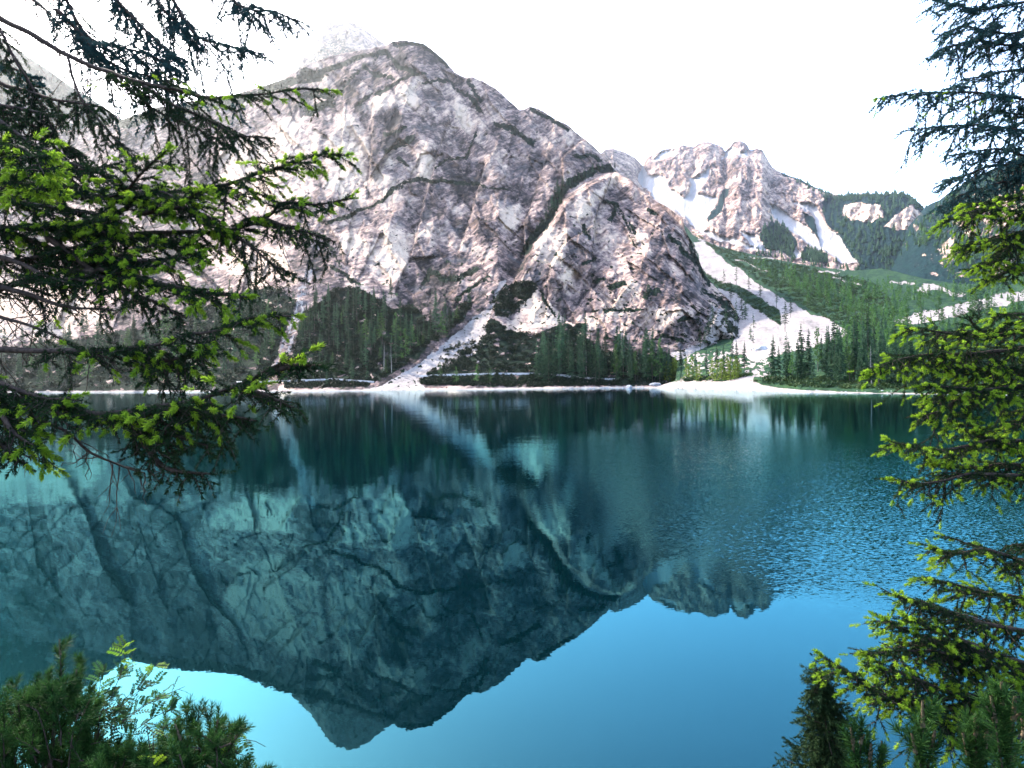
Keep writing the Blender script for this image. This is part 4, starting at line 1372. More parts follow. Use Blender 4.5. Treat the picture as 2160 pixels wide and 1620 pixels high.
# ------------------------------------------------------------------ near foliage
def shoot_tpl(rng, n, L, nl, wid, fwd, spread=1.0, brush=0.0):
    """needles round a short twig along +X; returns (n,3,3)"""
    t = rng.uniform(0.02, 1, n) ** (1 - brush * 0.4)
    ph = rng.uniform(0, 2 * np.pi, n)
    a_ = np.radians(fwd) * rng.uniform(0.75, 1.2, n)
    a_ = a_ * (1 - 0.55 * t ** 4)
    ln = nl * rng.uniform(0.75, 1.15, n) * (1 - 0.25 * t ** 3)
    base = np.stack([t * L, 0 * t, 0 * t], -1)
    rad = np.stack([0 * t, np.cos(ph), np.sin(ph) * spread], -1)
    d = np.stack([np.cos(a_), np.sin(a_) * np.cos(ph), np.sin(a_) * np.sin(ph) * spread], -1)
    sd_ = np.cross(d, rad + rng.normal(0, 0.35, rad.shape))
    sd_ /= np.linalg.norm(sd_, axis=1, keepdims=True) + 1e-9
    b = base + rad * 0.001
    return np.stack([b - sd_ * wid[0] / 2, b + sd_ * wid[0] / 2, b + d * ln[:, None]], 1), base


_tr = np.random.default_rng(5)
OLD = [shoot_tpl(_tr, 54, 0.065, 0.0150, (0.0038,), 58)[0] for _ in range(8)]
OLD_FAR = [shoot_tpl(_tr, 36, 0.065, 0.0165, (0.0062,), 58)[0] for _ in range(8)]
NEW = [shoot_tpl(_tr, 54, 0.041, 0.0152, (0.0041,), 50, 1.0, 0.6)[0] for _ in range(8)]
PINE = [shoot_tpl(_tr, 80, 0.07, 0.044, (0.0036,), 58)[0] for _ in range(6)]


def frames(dirs, rng):
    d = dirs / (np.linalg.norm(dirs, axis=1, keepdims=True) + 1e-9)
    r = rng.normal(0, 1, d.shape)
    y = np.cross(d, r)
    y /= np.linalg.norm(y, axis=1, keepdims=True) + 1e-9
    z = np.cross(d, y)
    return np.stack([d, y, z], -1)          # columns


def needles_mesh(name, shoots, tpls, mats, rng, origin):
    """shoots: list of (pos, dir, scale)"""
    if not shoots:
        return None
    pos = np.array([s_[0] for s_ in shoots])
    dr = np.array([s_[1] for s_ in shoots])
    sc_ = np.array([s_[2] for s_ in shoots])
    R = frames(dr, rng)
    ch = rng.integers(0, len(tpls), len(pos))
    out = []
    for j, tp in enumerate(tpls):
        ix = np.where(ch == j)[0]
        if len(ix) == 0:
            continue
        v = tp.reshape(-1, 3)
        out.append((np.einsum('nij,kj->nki', R[ix], v) * sc_[ix, None, None] + pos[ix, None, :]).reshape(-1, 3))
    V = np.concatenate(out) - np.asarray(origin)
    return soup(name, V, mats)


def tubes_mesh(name, lines, mat, origin, sides=5):
    """lines: list of (pts (n,3), r0, r1)"""
    Vs, Fs, off = [], [], 0
    an = np.arange(sides) * 2 * np.pi / sides
    for pts, r0, r1 in lines:
        pts = np.asarray(pts)
        n = len(pts)
        T = np.gradient(pts, axis=0)
        T /= np.linalg.norm(T, axis=1, keepdims=True) + 1e-9
        ref = np.array([0.31, 0.2, 0.93])
        A = np.cross(T, ref)
        A /= np.linalg.norm(A, axis=1, keepdims=True) + 1e-9
        B = np.cross(T, A)
        r = np.linspace(r0, r1, n)[:, None, None]
        ring = pts[:, None, :] + r * (A[:, None, :] * np.cos(an)[None, :, None] + B[:, None, :] * np.sin(an)[None, :, None])
        Vs.append(ring.reshape(-1, 3))
        i_ = (np.arange(n - 1) * sides)[:, None] + np.arange(sides)[None]
        j_ = (np.arange(n - 1) * sides)[:, None] + ((np.arange(sides) + 1) % sides)[None]
        Fs.append((np.stack([i_, j_, j_ + sides, i_ + sides], -1).reshape(-1, 4) + off))
        off += n * sides
    return mesh_np(name, np.concatenate(Vs) - np.asarray(origin), np.concatenate(Fs), 4, [mat], smooth=True)


def smooth_path(P, step):
    """Catmull-Rom resample"""
    P = np.asarray(P, float)
    Q = np.concatenate([[2 * P[0] - P[1]], P, [2 * P[-1] - P[-2]]])
    out = []
    for i_ in range(1, len(Q) - 2):
        n = max(2, int(np.linalg.norm(Q[i_ + 1] - Q[i_]) / step))
        t = np.linspace(0, 1, n, endpoint=False)[:, None]
        a0, a1, a2, a3 = Q[i_ - 1], Q[i_], Q[i_ + 1], Q[i_ + 2]
        out.append(0.5 * (2 * a1 + (a2 - a0) * t + (2 * a0 - 5 * a1 + 4 * a2 - a3) * t * t + (3 * a1 - a0 - 3 * a2 + a3) * t ** 3))
    out.append(P[-1:])
    return np.concatenate(out)


UP = np.array([0, 0, 1.0])


def nrm(v):
    return v / (np.linalg.norm(v) + 1e-9)


def bough(root, px, D0, D1, tw=0.16, sp=0.028, droop=0.35, bright=0.6, bare=0.0, hang=0.0, r0=0.012, far=False, seed=0, dens=1.0, lift=0.0, label=None):
    """a spruce bough: main limb through the given picture points at depths D0..D1, side twigs in a sagging plane, short shoots on each"""
    rng = np.random.default_rng(seed + 100)
    droop, hang = droop * 0.5, hang * 0.5
    tw *= 0.85
    if bright > .2:
        droop *= 0.8
        bright = min(1, bright * 1.25)
    px = np.array(px, float)
    D = np.linspace(D0, D1, len(px))
    P = smooth_path(at(px[:, 0], px[:, 1], D), 0.03)
    P = P + np.stack([fbm(np.arange(len(P)) / 6.0, np.zeros(len(P)) + seed, 3, q) * 0.008 for q in (1, 2, 3)], -1)
    Ls = np.concatenate([[0], np.cumsum(np.linalg.norm(np.diff(P, axis=0), axis=1))])
    L = Ls[-1]
    lines, old, new = [(P, r0, 0.0022)], [], []
    if px[0, 0] < 0 or px[0, 0] > 2160:      # the bare inner limb back to the trunk
        tk = np.array([root.location[0], root.location[1], P[0][2] + 0.12 * np.hypot(P[0][0] - root.location[0], P[0][1] - root.location[1])])
        lines.append((smooth_path(np.stack([tk, tk * 0.45 + P[0] * 0.55 - UP * 0.02, P[0]]), 0.08), r0 * 1.5, r0))

    def clothe(Q, tip_new, dens_=1.0):
        """needles along a twig"""
        seg = np.concatenate([[0], np.cumsum(np.linalg.norm(np.diff(Q, axis=0), axis=1))])
        n = max(1, int(seg[-1] / 0.045))
        for q in range(n):
            if rng.random() > dens_:
                continue
            s = seg[-1] * q / n
            a_ = np.array([np.interp(s, seg, Q[:, c]) for c in range(3)])
            b_ = np.array([np.interp(min(seg[-1], s + 0.05), seg, Q[:, c]) for c in range(3)])
            old.append((a_, b_ - a_ + 1e-6, rng.uniform(0.8, 1.05)))
        if tip_new:
            new.append((Q[-1], nrm(Q[-1] - Q[-2]) + rng.normal(0, 0.12, 3), rng.uniform(0.65, 1.15)))
    s = bare * L
    side = 1
    while s < L * 0.985:
        f = s / L
        p = np.array([np.interp(s, Ls, P[:, c]) for c in range(3)])
        p2 = np.array([np.interp(min(L, s + 0.03), Ls, P[:, c]) for c in range(3)])
        p1 = np.array([np.interp(max(0, s - 0.03), Ls, P[:, c]) for c in range(3)])
        T = nrm(p2 - p1)
        lat = nrm(np.cross(T, UP)) * side
        side = -side
        tl = tw * rng.uniform(0.5, 1.25) * min(1.0, (1 - f) * 1.9 + 0.22) * min(1.0, 0.5 + 2.0 * f + (0.5 if bare > 0 else 0))
        hg = rng.random() < hang
        if hg:
            d = nrm(T * rng.uniform(0.0, 0.5) + lat * rng.uniform(-0.3, 0.5) - UP * rng.uniform(0.8, 1.4))
            tl *= rng.uniform(1.1, 2.2)
        else:
            d = nrm(T * rng.uniform(0.55, 1.0) + lat * rng.uniform(0.35, 0.95) + UP * (rng.uniform(-0.45, 0.35) - droop * 0.7 + lift))
        n = max(4, int(tl / 0.025) + 2)
        t = np.linspace(0, 1, n)[:, None]
        Q = p + d * tl * t - UP * droop * tl * 0.45 * t ** 2 + rng.normal(0, 0.002, (n, 3)) * t
        lines.append((Q, 0.0026 if tl < 0.12 else 0.0034, 0.001))
        clothe(Q, rng.random() < bright, dens)
        # second order
        step = 0.030 / max(0.4, dens)
        m = int(tl / step)
        sd2 = 1
        for q in range(m):
            fq = (q + rng.uniform(0.3, 1.0)) / m
            if fq < 0.12 or rng.random() > dens + 0.15:
                continue
            a_ = p + d * tl * fq - UP * droop * tl * 0.45 * fq ** 2
            d1 = nrm(d - UP * droop * 0.9 * fq)
            l2 = nrm(np.cross(d1, UP + rng.normal(0, 0.25, 3))) * sd2
            sd2 = -sd2
            d2 = nrm(d1 * rng.uniform(0.5, 0.9) + l2 * rng.uniform(0.5, 0.9) + UP * (rng.uniform(-0.35, 0.3) - droop * 0.5))
            sl_ = rng.uniform(0.04, 0.085) * (1.15 - 0.5 * fq)
            if tl > 0.16 and rng.random() < 0.4:
                sl_ *= 1.7
            Q2 = np.stack([a_, a_ + d2 * sl_ * 0.5, a_ + d2 * sl_ - UP * 0.1 * sl_])
            lines.append((Q2, 0.0016, 0.0008))
            clothe(Q2, rng.random() < bright * (0.35 + 0.75 * f), dens * 1.1)
        s += sp * rng.uniform(0.6, 1.4)
    # needles on the outer limb itself
    k0 = int(len(P) * max(bare, 0.35))
    if len(P) - k0 > 3:
        clothe(P[k0:], True, dens)
        if bright > 0:
            for q in range(3):
                new.append((P[-1 - q], nrm(P[-1] - P[-4]) + rng.normal(0, 0.45, 3), rng.uniform(0.8, 1.1)))
    # bare dead twiglets under the limb
    for q in range(int(L / 0.09 * (0.3 + bare * 3))):
        f = rng.uniform(0.02, max(0.5, bare + 0.2))
        a_ = np.array([np.interp(f * L, Ls, P[:, c]) for c in range(3)])
        d = nrm(rng.normal(0, 0.6, 3) - UP * 0.8 + nrm(P[-1] - P[0]) * 0.4)
        ln = rng.uniform(0.05, 0.20)
        n = 6
        t = np.linspace(0, 1, n)[:, None]
        Q = a_ + d * ln * t + rng.normal(0, 0.006, (n, 3)) * t
        lines.append((Q, 0.0020, 0.0007))
        for _ in range(2):
            b_ = Q[rng.integers(1, n - 1)]
            e_ = b_ + nrm(d + rng.normal(0, 0.7, 3)) * ln * 0.4
            lines.append((np.stack([b_, (b_ + e_) / 2 + rng.normal(0, 0.003, 3), e_]), 0.0012, 0.0006))
    og = P[0]
    b = link("bough", tubes_mesh("bough", lines, M_BARK, og, 5 if not far else 4), root)
    b.location = og - np.array(root.location)
    if label:
        b["label"] = label
    nm_ = needles_mesh("needles", old, OLD_FAR if far else OLD, [M_NEEDLE_FLARE if far else M_NEEDLE], rng, og)
    if nm_:
        link("needles", nm_, b)
    ns = needles_mesh("new_shoots", new if len(new) > 26 else [], NEW, [M_SHOOT], rng, og)
    if ns:
        link("new_shoots", ns, b)
    return b


def plant_root(name, x, y, z, label, cat):
    r = bpy.data.objects.new(name, None)
    C.objects.link(r)
    r.location = (x, y, z)
    r.empty_display_size = 0.2
    r["label"], r["category"] = label, cat
    return r


def trunk(root, pts, r0, r1):
    P = smooth_path(np.array(pts, float), 0.25)
    og = np.array(root.location)
    link("trunk", tubes_mesh("trunk", [(P, r0, r1)], M_TRUNK, og, 12), root)


LX, LY = -2.75, 2.9
left = plant_root("spruce_tree", LX, LY, bank_z(LX, LY) - 0.2, "large near spruce whose long boughs with lime green tips hang in from the left", "spruce")
trunk(left, [(LX, LY, bank_z(LX, LY) - 0.3), (LX + .02, LY, 5), (LX - .02, LY + .03, 8), (LX, LY, 11)], 0.17, 0.07)
# (picture points, depth at the trunk, depth at the tip, options)
LB = [
    ([(180, 480), (280, 500), (380, 512), (440, 525)], 2.5, 2.35, dict(tw=.14, sp=.024, droop=.5, bright=.3, hang=.2)),
    ([(-60, 480), (60, 482), (160, 475), (230, 460)], 2.4, 2.2, dict(tw=.14, sp=.022, droop=.5, bright=.45, hang=.1)),
    ([(-60, 560), (60, 545), (160, 520), (240, 500)], 2.4, 2.2, dict(tw=.13, sp=.024, droop=.5, bright=.3, hang=.2)),
    ([(-60, 640), (40, 600), (140, 590), (240, 600)], 2.3, 2.1, dict(tw=.12, sp=.026, droop=.5, bright=.2, hang=.2)),
    ([(-60, 300), (60, 328), (160, 356), (250, 345)], 2.7, 2.5, dict(tw=.16, sp=.022, droop=.5, bright=.15, hang=.2)),
    ([(-60, 200), (60, 260), (130, 300), (180, 330)], 3.0, 2.8, dict(tw=.18, sp=.026, droop=.6, bright=.05, hang=.4)),
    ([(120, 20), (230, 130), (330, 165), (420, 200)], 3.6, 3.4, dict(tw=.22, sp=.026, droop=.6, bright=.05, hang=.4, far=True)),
    ([(-40, 10), (4, 42), (70, 74), (148, 120), (225, 151), (288, 172), (370, 190), (440, 204), (528, 200), (633, 187), (697, 190)], 3.3, 2.7, dict(tw=.20, sp=.045, droop=.5, bright=.35, bare=.45, hang=.3, r0=.016)),
    ([(288, 172), (352, 215), (422, 246), (457, 260), (500, 285), (575, 292)], 3.1, 2.7, dict(tw=.17, sp=.03, droop=.7, bright=.15, hang=.45, r0=.008)),
    ([(240, 165), (330, 232), (400, 262), (470, 300), (500, 318)], 3.1, 2.9, dict(tw=.16, sp=.04, droop=.8, bright=.08, hang=.55, r0=.007)),
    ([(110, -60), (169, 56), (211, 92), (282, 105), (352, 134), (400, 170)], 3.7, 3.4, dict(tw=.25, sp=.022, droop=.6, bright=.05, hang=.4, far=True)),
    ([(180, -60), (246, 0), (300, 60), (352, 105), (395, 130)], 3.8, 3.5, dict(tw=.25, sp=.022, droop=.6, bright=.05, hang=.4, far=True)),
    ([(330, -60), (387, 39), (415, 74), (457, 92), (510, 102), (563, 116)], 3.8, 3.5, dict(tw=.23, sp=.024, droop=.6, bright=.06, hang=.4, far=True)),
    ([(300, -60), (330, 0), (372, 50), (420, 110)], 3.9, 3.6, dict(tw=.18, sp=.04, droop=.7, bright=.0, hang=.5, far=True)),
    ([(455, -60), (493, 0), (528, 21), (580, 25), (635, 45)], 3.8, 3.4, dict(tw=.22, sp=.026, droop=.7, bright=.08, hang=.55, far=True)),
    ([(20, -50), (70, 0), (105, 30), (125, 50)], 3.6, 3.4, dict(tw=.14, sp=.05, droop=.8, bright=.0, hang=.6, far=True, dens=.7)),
    ([(-40, 40), (0, 63), (28, 116), (63, 176), (98, 246), (140, 317), (176, 338)], 3.0, 2.8, dict(tw=.17, sp=.034, droop=.8, bright=.02, hang=.5, r0=.008)),
    ([(141, 120), (151, 158), (172, 208), (197, 239), (229, 278), (264, 317), (282, 338)], 3.1, 2.9, dict(tw=.15, sp=.034, droop=.7, bright=.0, hang=.4, bare=.2, r0=.007)),
    ([(-40, 160), (0, 176), (70, 197), (123, 211), (211, 225), (246, 253)], 3.0, 2.7, dict(tw=.14, sp=.036, droop=.7, bright=.02, hang=.4)),
    ([(-40, 215), (0, 222), (53, 232), (110, 242), (150, 246)], 2.9, 2.7, dict(tw=.12, sp=.036, droop=.7, bright=.0, hang=.3)),
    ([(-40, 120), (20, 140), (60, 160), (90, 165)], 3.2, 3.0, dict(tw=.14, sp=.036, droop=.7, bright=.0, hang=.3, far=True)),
    ([(-40, 240), (0, 257), (70, 306), (123, 335), (211, 366), (260, 390)], 2.7, 2.5, dict(tw=.15, sp=.026, droop=.5, bright=.10, hang=.2)),
    ([(-60, 420), (60, 415), (150, 415), (246, 412), (300, 360), (352, 318)], 2.6, 2.2, dict(tw=.13, sp=.024, droop=.3, bright=.75, lift=.15)),
    ([(-60, 350), (0, 325), (40, 312), (75, 335), (95, 372)], 2.0, 1.7, dict(tw=.10, sp=.020, droop=.3, bright=.95, lift=.2)),
    ([(-60, 372), (20, 372), (60, 385), (110, 400)], 2.1, 1.8, dict(tw=.10, sp=.020, droop=.4, bright=.8, lift=.1)),
    ([(120, 500), (197, 475), (317, 415), (440, 398), (528, 373), (616, 345), (668, 327), (725, 327)], 2.6, 2.2, dict(tw=.15, sp=.022, droop=.45, bright=.7, hang=.12, r0=.012)),
    ([(246, 420), (330, 405), (380, 418), (430, 400)], 2.4, 2.2, dict(tw=.11, sp=.022, droop=.35, bright=.85)),
    ([(300, 450), (360, 440), (420, 450), (470, 470)], 2.4, 2.25, dict(tw=.12, sp=.022, droop=.5, bright=.6)),
    ([(120, 500), (246, 493), (352, 489), (475, 486), (563, 461), (598, 426), (668, 433), (740, 420)], 2.6, 2.2, dict(tw=.14, sp=.024, droop=.55, bright=.5, hang=.2, r0=.012)),
    ([(475, 486), (528, 521), (580, 560), (625, 580)], 2.4, 2.25, dict(tw=.12, sp=.022, droop=.8, bright=.12, hang=.4, r0=.006)),
    ([(563, 461), (610, 478), (651, 493), (704, 510)], 2.35, 2.2, dict(tw=.11, sp=.024, droop=.8, bright=.15, hang=.4, r0=.006)),
    ([(-60, 400), (0, 420), (120, 440), (200, 452), (260, 470)], 2.4, 2.2, dict(tw=.13, sp=.022, droop=.5, bright=.35, hang=.2)),
    ([(-60, 455), (100, 520), (180, 535), (250, 540), (330, 515)], 2.4, 2.2, dict(tw=.13, sp=.022, droop=.5, bright=.4, hang=.2)),
    ([(-60, 520), (53, 560), (106, 584), (176, 609)], 2.3, 2.1, dict(tw=.10, sp=.05, droop=.5, bright=.05, bare=.6, hang=.2, r0=.011)),
    ([(176, 560), (246, 553), (334, 549), (370, 540), (415, 535)], 2.3, 2.1, dict(tw=.12, sp=.020, droop=.4, bright=.7, hang=.15)),
    ([(150, 575), (246, 570), (317, 595), (387, 609), (457, 620), (520, 627)], 2.25, 2.0, dict(tw=.12, sp=.020, droop=.5, bright=.6, hang=.2)),
    ([(100, 500), (180, 560), (260, 610), (330, 640), (390, 670)], 2.3, 2.1, dict(tw=.12, sp=.024, droop=.6, bright=.25, hang=.3)),
    ([(-60, 738), (21, 739), (106, 741), (211, 739), (317, 729), (387, 708), (457, 697), (528, 672), (612, 665)], 2.1, 1.85, dict(tw=.12, sp=.019, droop=.6, bright=.55, bare=.25, hang=.3, r0=.011)),
    ([(-60, 640), (0, 669), (70, 690), (116, 711), (151, 729)], 2.2, 2.1, dict(tw=.08, sp=.06, droop=.5, bright=.0, bare=.7, r0=.008)),
    ([(250, 738), (330, 760), (400, 752), (460, 735)], 2.05, 1.95, dict(tw=.12, sp=.020, droop=.7, bright=.3, hang=.35)),
    ([(-60, 825), (0, 834), (106, 852), (211, 873), (317, 859), (405, 845), (493, 817), (563, 782), (651, 743)], 1.9, 1.6, dict(tw=.11, sp=.016, droop=.55, bright=.65, hang=.2, r0=.011)),
    ([(563, 782), (600, 775), (640, 770), (680, 772)], 1.65, 1.6, dict(tw=.06, sp=.016, droop=.3, bright=.95)),
    ([(493, 817), (563, 838), (616, 859)], 1.75, 1.65, dict(tw=.09, sp=.017, droop=.6, bright=.55, hang=.2)),
    ([(211, 873), (260, 880), (317, 905), (380, 925), (440, 943)], 1.85, 1.75, dict(tw=.13, sp=.017, droop=.6, bright=.4, hang=.3)),
    ([(300, 870), (400, 870), (480, 880), (540, 885)], 1.8, 1.7, dict(tw=.12, sp=.018, droop=.7, bright=.4, hang=.3)),
    ([(290, 900), (310, 940), (345, 985), (390, 996), (447, 1000)], 1.85, 1.75, dict(tw=.07, sp=.020, droop=.5, bright=.5, hang=.1)),
    ([(60, 875), (88, 887), (141, 908), (194, 954), (264, 986), (303, 1000)], 1.95, 1.9, dict(tw=.05, sp=.2, droop=.5, bright=.0, bare=.93, r0=.006)),
    ([(-60, 850), (0, 873), (35, 915), (81, 940)], 1.8, 1.7, dict(tw=.10, sp=.018, droop=.6, bright=.6, hang=.2)),
    ([(-60, 900), (-10, 930), (20, 955), (40, 975)], 1.8, 1.7, dict(tw=.09, sp=.02, droop=.6, bright=.4, hang=.2)),
    ([(-60, 790), (20, 815), (90, 840), (150, 838)], 1.9, 1.75, dict(tw=.10, sp=.018, droop=.5, bright=.5, hang=.2)),
    ([(-60, 590), (40, 615), (140, 645), (240, 655)], 2.2, 2.1, dict(tw=.10, sp=.04, droop=.6, bright=.1, bare=.3, hang=.3, dens=.6)),
]
for j, (pts, d0, d1, op) in enumerate(LB):
    bough(left, pts, d0, d1, seed=j, **op)

RX, RY = 3.45, 3.7
right = plant_root("spruce_tree", RX, RY, bank_z(RX, RY) - 0.2, "large near spruce with flare-tinted bluish upper boughs and bright tips reaching in from the right", "spruce")
trunk(right, [(RX, RY, bank_z(RX, RY) - 0.3), (RX - .02, RY, 5), (RX + .02, RY + .03, 8), (RX, RY, 12)], 0.18, 0.06)
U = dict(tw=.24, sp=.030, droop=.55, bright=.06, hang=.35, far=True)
RB = [
    ([(2230, -10), (2080, 19), (2010, 10), (1960, -2)], 4.4, 4.0, U), ([(2230, 60), (2110, 70), (2035, 55), (1990, 78)], 4.4, 4.0, U),
    ([(2230, 110), (2120, 95), (2060, 88), (1990, 102), (1966, 122)], 4.4, 3.9, U), ([(2230, -60), (2120, -30), (2040, -25), (2000, -10)], 4.5, 4.2, U),
    ([(2230, 220), (2130, 205), (2050, 195), (1950, 196), (1852, 207)], 4.3, 3.8, dict(U, tw=.26, bright=.10)), ([(2230, 160), (2140, 150), (2080, 160), (2030, 168)], 4.4, 4.1, U),
    ([(2230, 285), (2130, 272), (2080, 265), (2000, 265), (1904, 276)], 4.2, 3.8, dict(U, bright=.12)), ([(2230, 250), (2150, 240), (2090, 232)], 4.4, 4.2, U),
    ([(2230, 350), (2150, 325), (2090, 315), (2007, 329)], 4.2, 3.9, dict(U, bright=.1)), ([(2230, 330), (2150, 345), (2080, 352), (2030, 372), (1992, 384)], 4.1, 3.8, U),
    ([(2230, 360), (2150, 375), (2080, 395), (2020, 415), (1977, 440)], 4.1, 3.8, U),
    ([(2230, 460), (2150, 448), (2090, 440), (2030, 452), (1985, 471)], 3.7, 3.3, dict(tw=.145, sp=.024, droop=.5, bright=.7, hang=.2)),
    ([(2230, 420), (2140, 415), (2080, 425), (2030, 432)], 3.7, 3.5, dict(tw=.16, sp=.026, droop=.4, bright=.7)),
    ([(2230, 480), (2150, 490), (2080, 508), (2020, 522)], 3.7, 3.4, dict(tw=.16, sp=.024, droop=.5, bright=.45, hang=.2)),
    ([(2230, 470), (2160, 490), (2130, 520), (2090, 555), (2065, 568)], 3.6, 3.4, dict(tw=.17, sp=.024, droop=.4, bright=.7)),
    ([(2230, 520), (2160, 560), (2110, 580), (2076, 594)], 3.6, 3.4, dict(tw=.14, sp=.026, droop=.4, bright=.7)),
    ([(2230, 690), (2150, 698), (2080, 700), (2000, 702), (1908, 692)], 3.3, 2.9, dict(tw=.16, sp=.022, droop=.45, bright=.6, hang=.2, lift=.1)),
    ([(2080, 700), (2055, 690), (2042, 668)], 3.1, 3.0, dict(tw=.09, sp=.022, droop=.1, bright=.8, lift=.3)),
    ([(2230, 670), (2160, 662), (2100, 664)], 3.3, 3.1, dict(tw=.14, sp=.024, droop=.4, bright=.7)),
    ([(2230, 725), (2130, 738), (2050, 745), (1950, 750), (1880, 765), (1841, 783)], 3.3, 2.8, dict(tw=.16, sp=.020, droop=.45, bright=.7, hang=.15)),
    ([(2230, 770), (2130, 775), (2060, 782), (1990, 775)], 3.2, 3.0, dict(tw=.16, sp=.022, droop=.5, bright=.5, hang=.2)),
    ([(2230, 810), (2150, 815), (2080, 820), (2000, 815), (1955, 811)], 3.2, 2.8, dict(tw=.15, sp=.020, droop=.5, bright=.7, hang=.2)),
    ([(2080, 825), (2020, 845), (1985, 868), (1946, 877)], 3.0, 2.85, dict(tw=.15, sp=.024, droop=.5, bright=.35, hang=.2)),
    ([(2230, 850), (2170, 872), (2131, 896)], 3.2, 3.0, dict(tw=.12, sp=.026, droop=.4, bright=.6)),
    ([(2230, 960), (2110, 940), (2060, 910), (2040, 872)], 3.2, 2.9, dict(tw=.14, sp=.022, droop=.3, bright=.7, lift=.15)),
    ([(2230, 940), (2140, 930), (2080, 930), (2000, 950), (1940, 945), (1880, 931)], 3.1, 2.7, dict(tw=.145, sp=.019, droop=.45, bright=.7, hang=.15)),
    ([(2230, 985), (2140, 980), (2060, 985), (1980, 980)], 3.1, 2.9, dict(tw=.14, sp=.020, droop=.5, bright=.3, hang=.1)),
    ([(2230, 1010), (2130, 1003), (2050, 1000), (1950, 1020), (1884, 1011)], 3.0, 2.7, dict(tw=.13, sp=.020, droop=.5, bright=.3, hang=.2)),
    ([(2230, 1195), (2150, 1180), (2080, 1160), (2020, 1166), (1966, 1156)], 2.9, 2.6, dict(tw=.15, sp=.022, droop=.4, bright=.6, hang=.1)),
    ([(2230, 1160), (2180, 1150), (2133, 1148)], 2.9, 2.8, dict(tw=.12, sp=.024, droop=.4, bright=.6)),
    ([(2230, 1280), (2150, 1262), (2080, 1250), (2010, 1230), (1960, 1223)], 2.9, 2.6, dict(tw=.145, sp=.020, droop=.4, bright=.6, hang=.1)),
    ([(2230, 1350), (2150, 1330), (2060, 1310), (1980, 1290), (1930, 1270), (1892, 1258)], 2.8, 2.5, dict(tw=.145, sp=.020, droop=.4, bright=.5, hang=.1)),
    ([(2060, 1310), (2000, 1290), (1940, 1265)], 2.6, 2.5, dict(tw=.12, sp=.022, droop=.3, bright=.5)),
    ([(2230, 1420), (2150, 1395), (2060, 1370), (1960, 1350), (1900, 1320), (1863, 1303)], 2.7, 2.4, dict(tw=.17, sp=.019, droop=.45, bright=.55, hang=.15)),
    ([(2060, 1365), (1990, 1335), (1918, 1303)], 2.6, 2.45, dict(tw=.12, sp=.022, droop=.3, bright=.4)),
    ([(2230, 1430), (2140, 1410), (2050, 1392), (1950, 1372), (1880, 1375), (1828, 1381)], 2.7, 2.35, dict(tw=.16, sp=.019, droop=.5, bright=.6, hang=.2)),
    ([(2230, 1470), (2150, 1450), (2080, 1430), (2020, 1410)], 2.7, 2.5, dict(tw=.145, sp=.019, droop=.5, bright=.5, hang=.2)),
    ([(2230, 1510), (2130, 1500), (2050, 1502), (1950, 1487), (1860, 1462), (1800, 1422), (1738, 1387)], 2.6, 2.2, dict(tw=.14, sp=.018, droop=.4, bright=.65, hang=.15)),
    ([(2100, 1500), (1980, 1452), (1910, 1425), (1850, 1412)], 2.5, 2.3, dict(tw=.13, sp=.019, droop=.4, bright=.7, hang=.1)),
    ([(2230, 1560), (2130, 1548), (2050, 1535), (1980, 1520), (1930, 1495)], 2.5, 2.3, dict(tw=.14, sp=.019, droop=.6, bright=.3, hang=.3)),
    ([(2230, 1480), (2150, 1475), (2080, 1470), (2020, 1460)], 2.6, 2.4, dict(tw=.16, sp=.02, droop=.5, bright=.35, hang=.2)),
]
for j, (pts, d0, d1, op) in enumerate(RB):
    bough(right, pts, d0, d1, seed=200 + j, **op)


# boughs on the far sides of both trunks, outside the picture
for j in range(9):
    yy = -250 + j * 185
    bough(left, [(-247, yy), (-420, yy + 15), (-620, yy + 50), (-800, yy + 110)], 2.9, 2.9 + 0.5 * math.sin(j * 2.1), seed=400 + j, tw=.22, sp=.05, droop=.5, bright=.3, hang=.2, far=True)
    bough(right, [(2387, yy + 60), (2560, yy + 80), (2740, yy + 120), (2900, yy + 180)], 3.7, 3.7 + 0.7 * math.sin(j * 1.7), seed=430 + j, tw=.24, sp=.05, droop=.5, bright=.3, hang=.2, far=True)


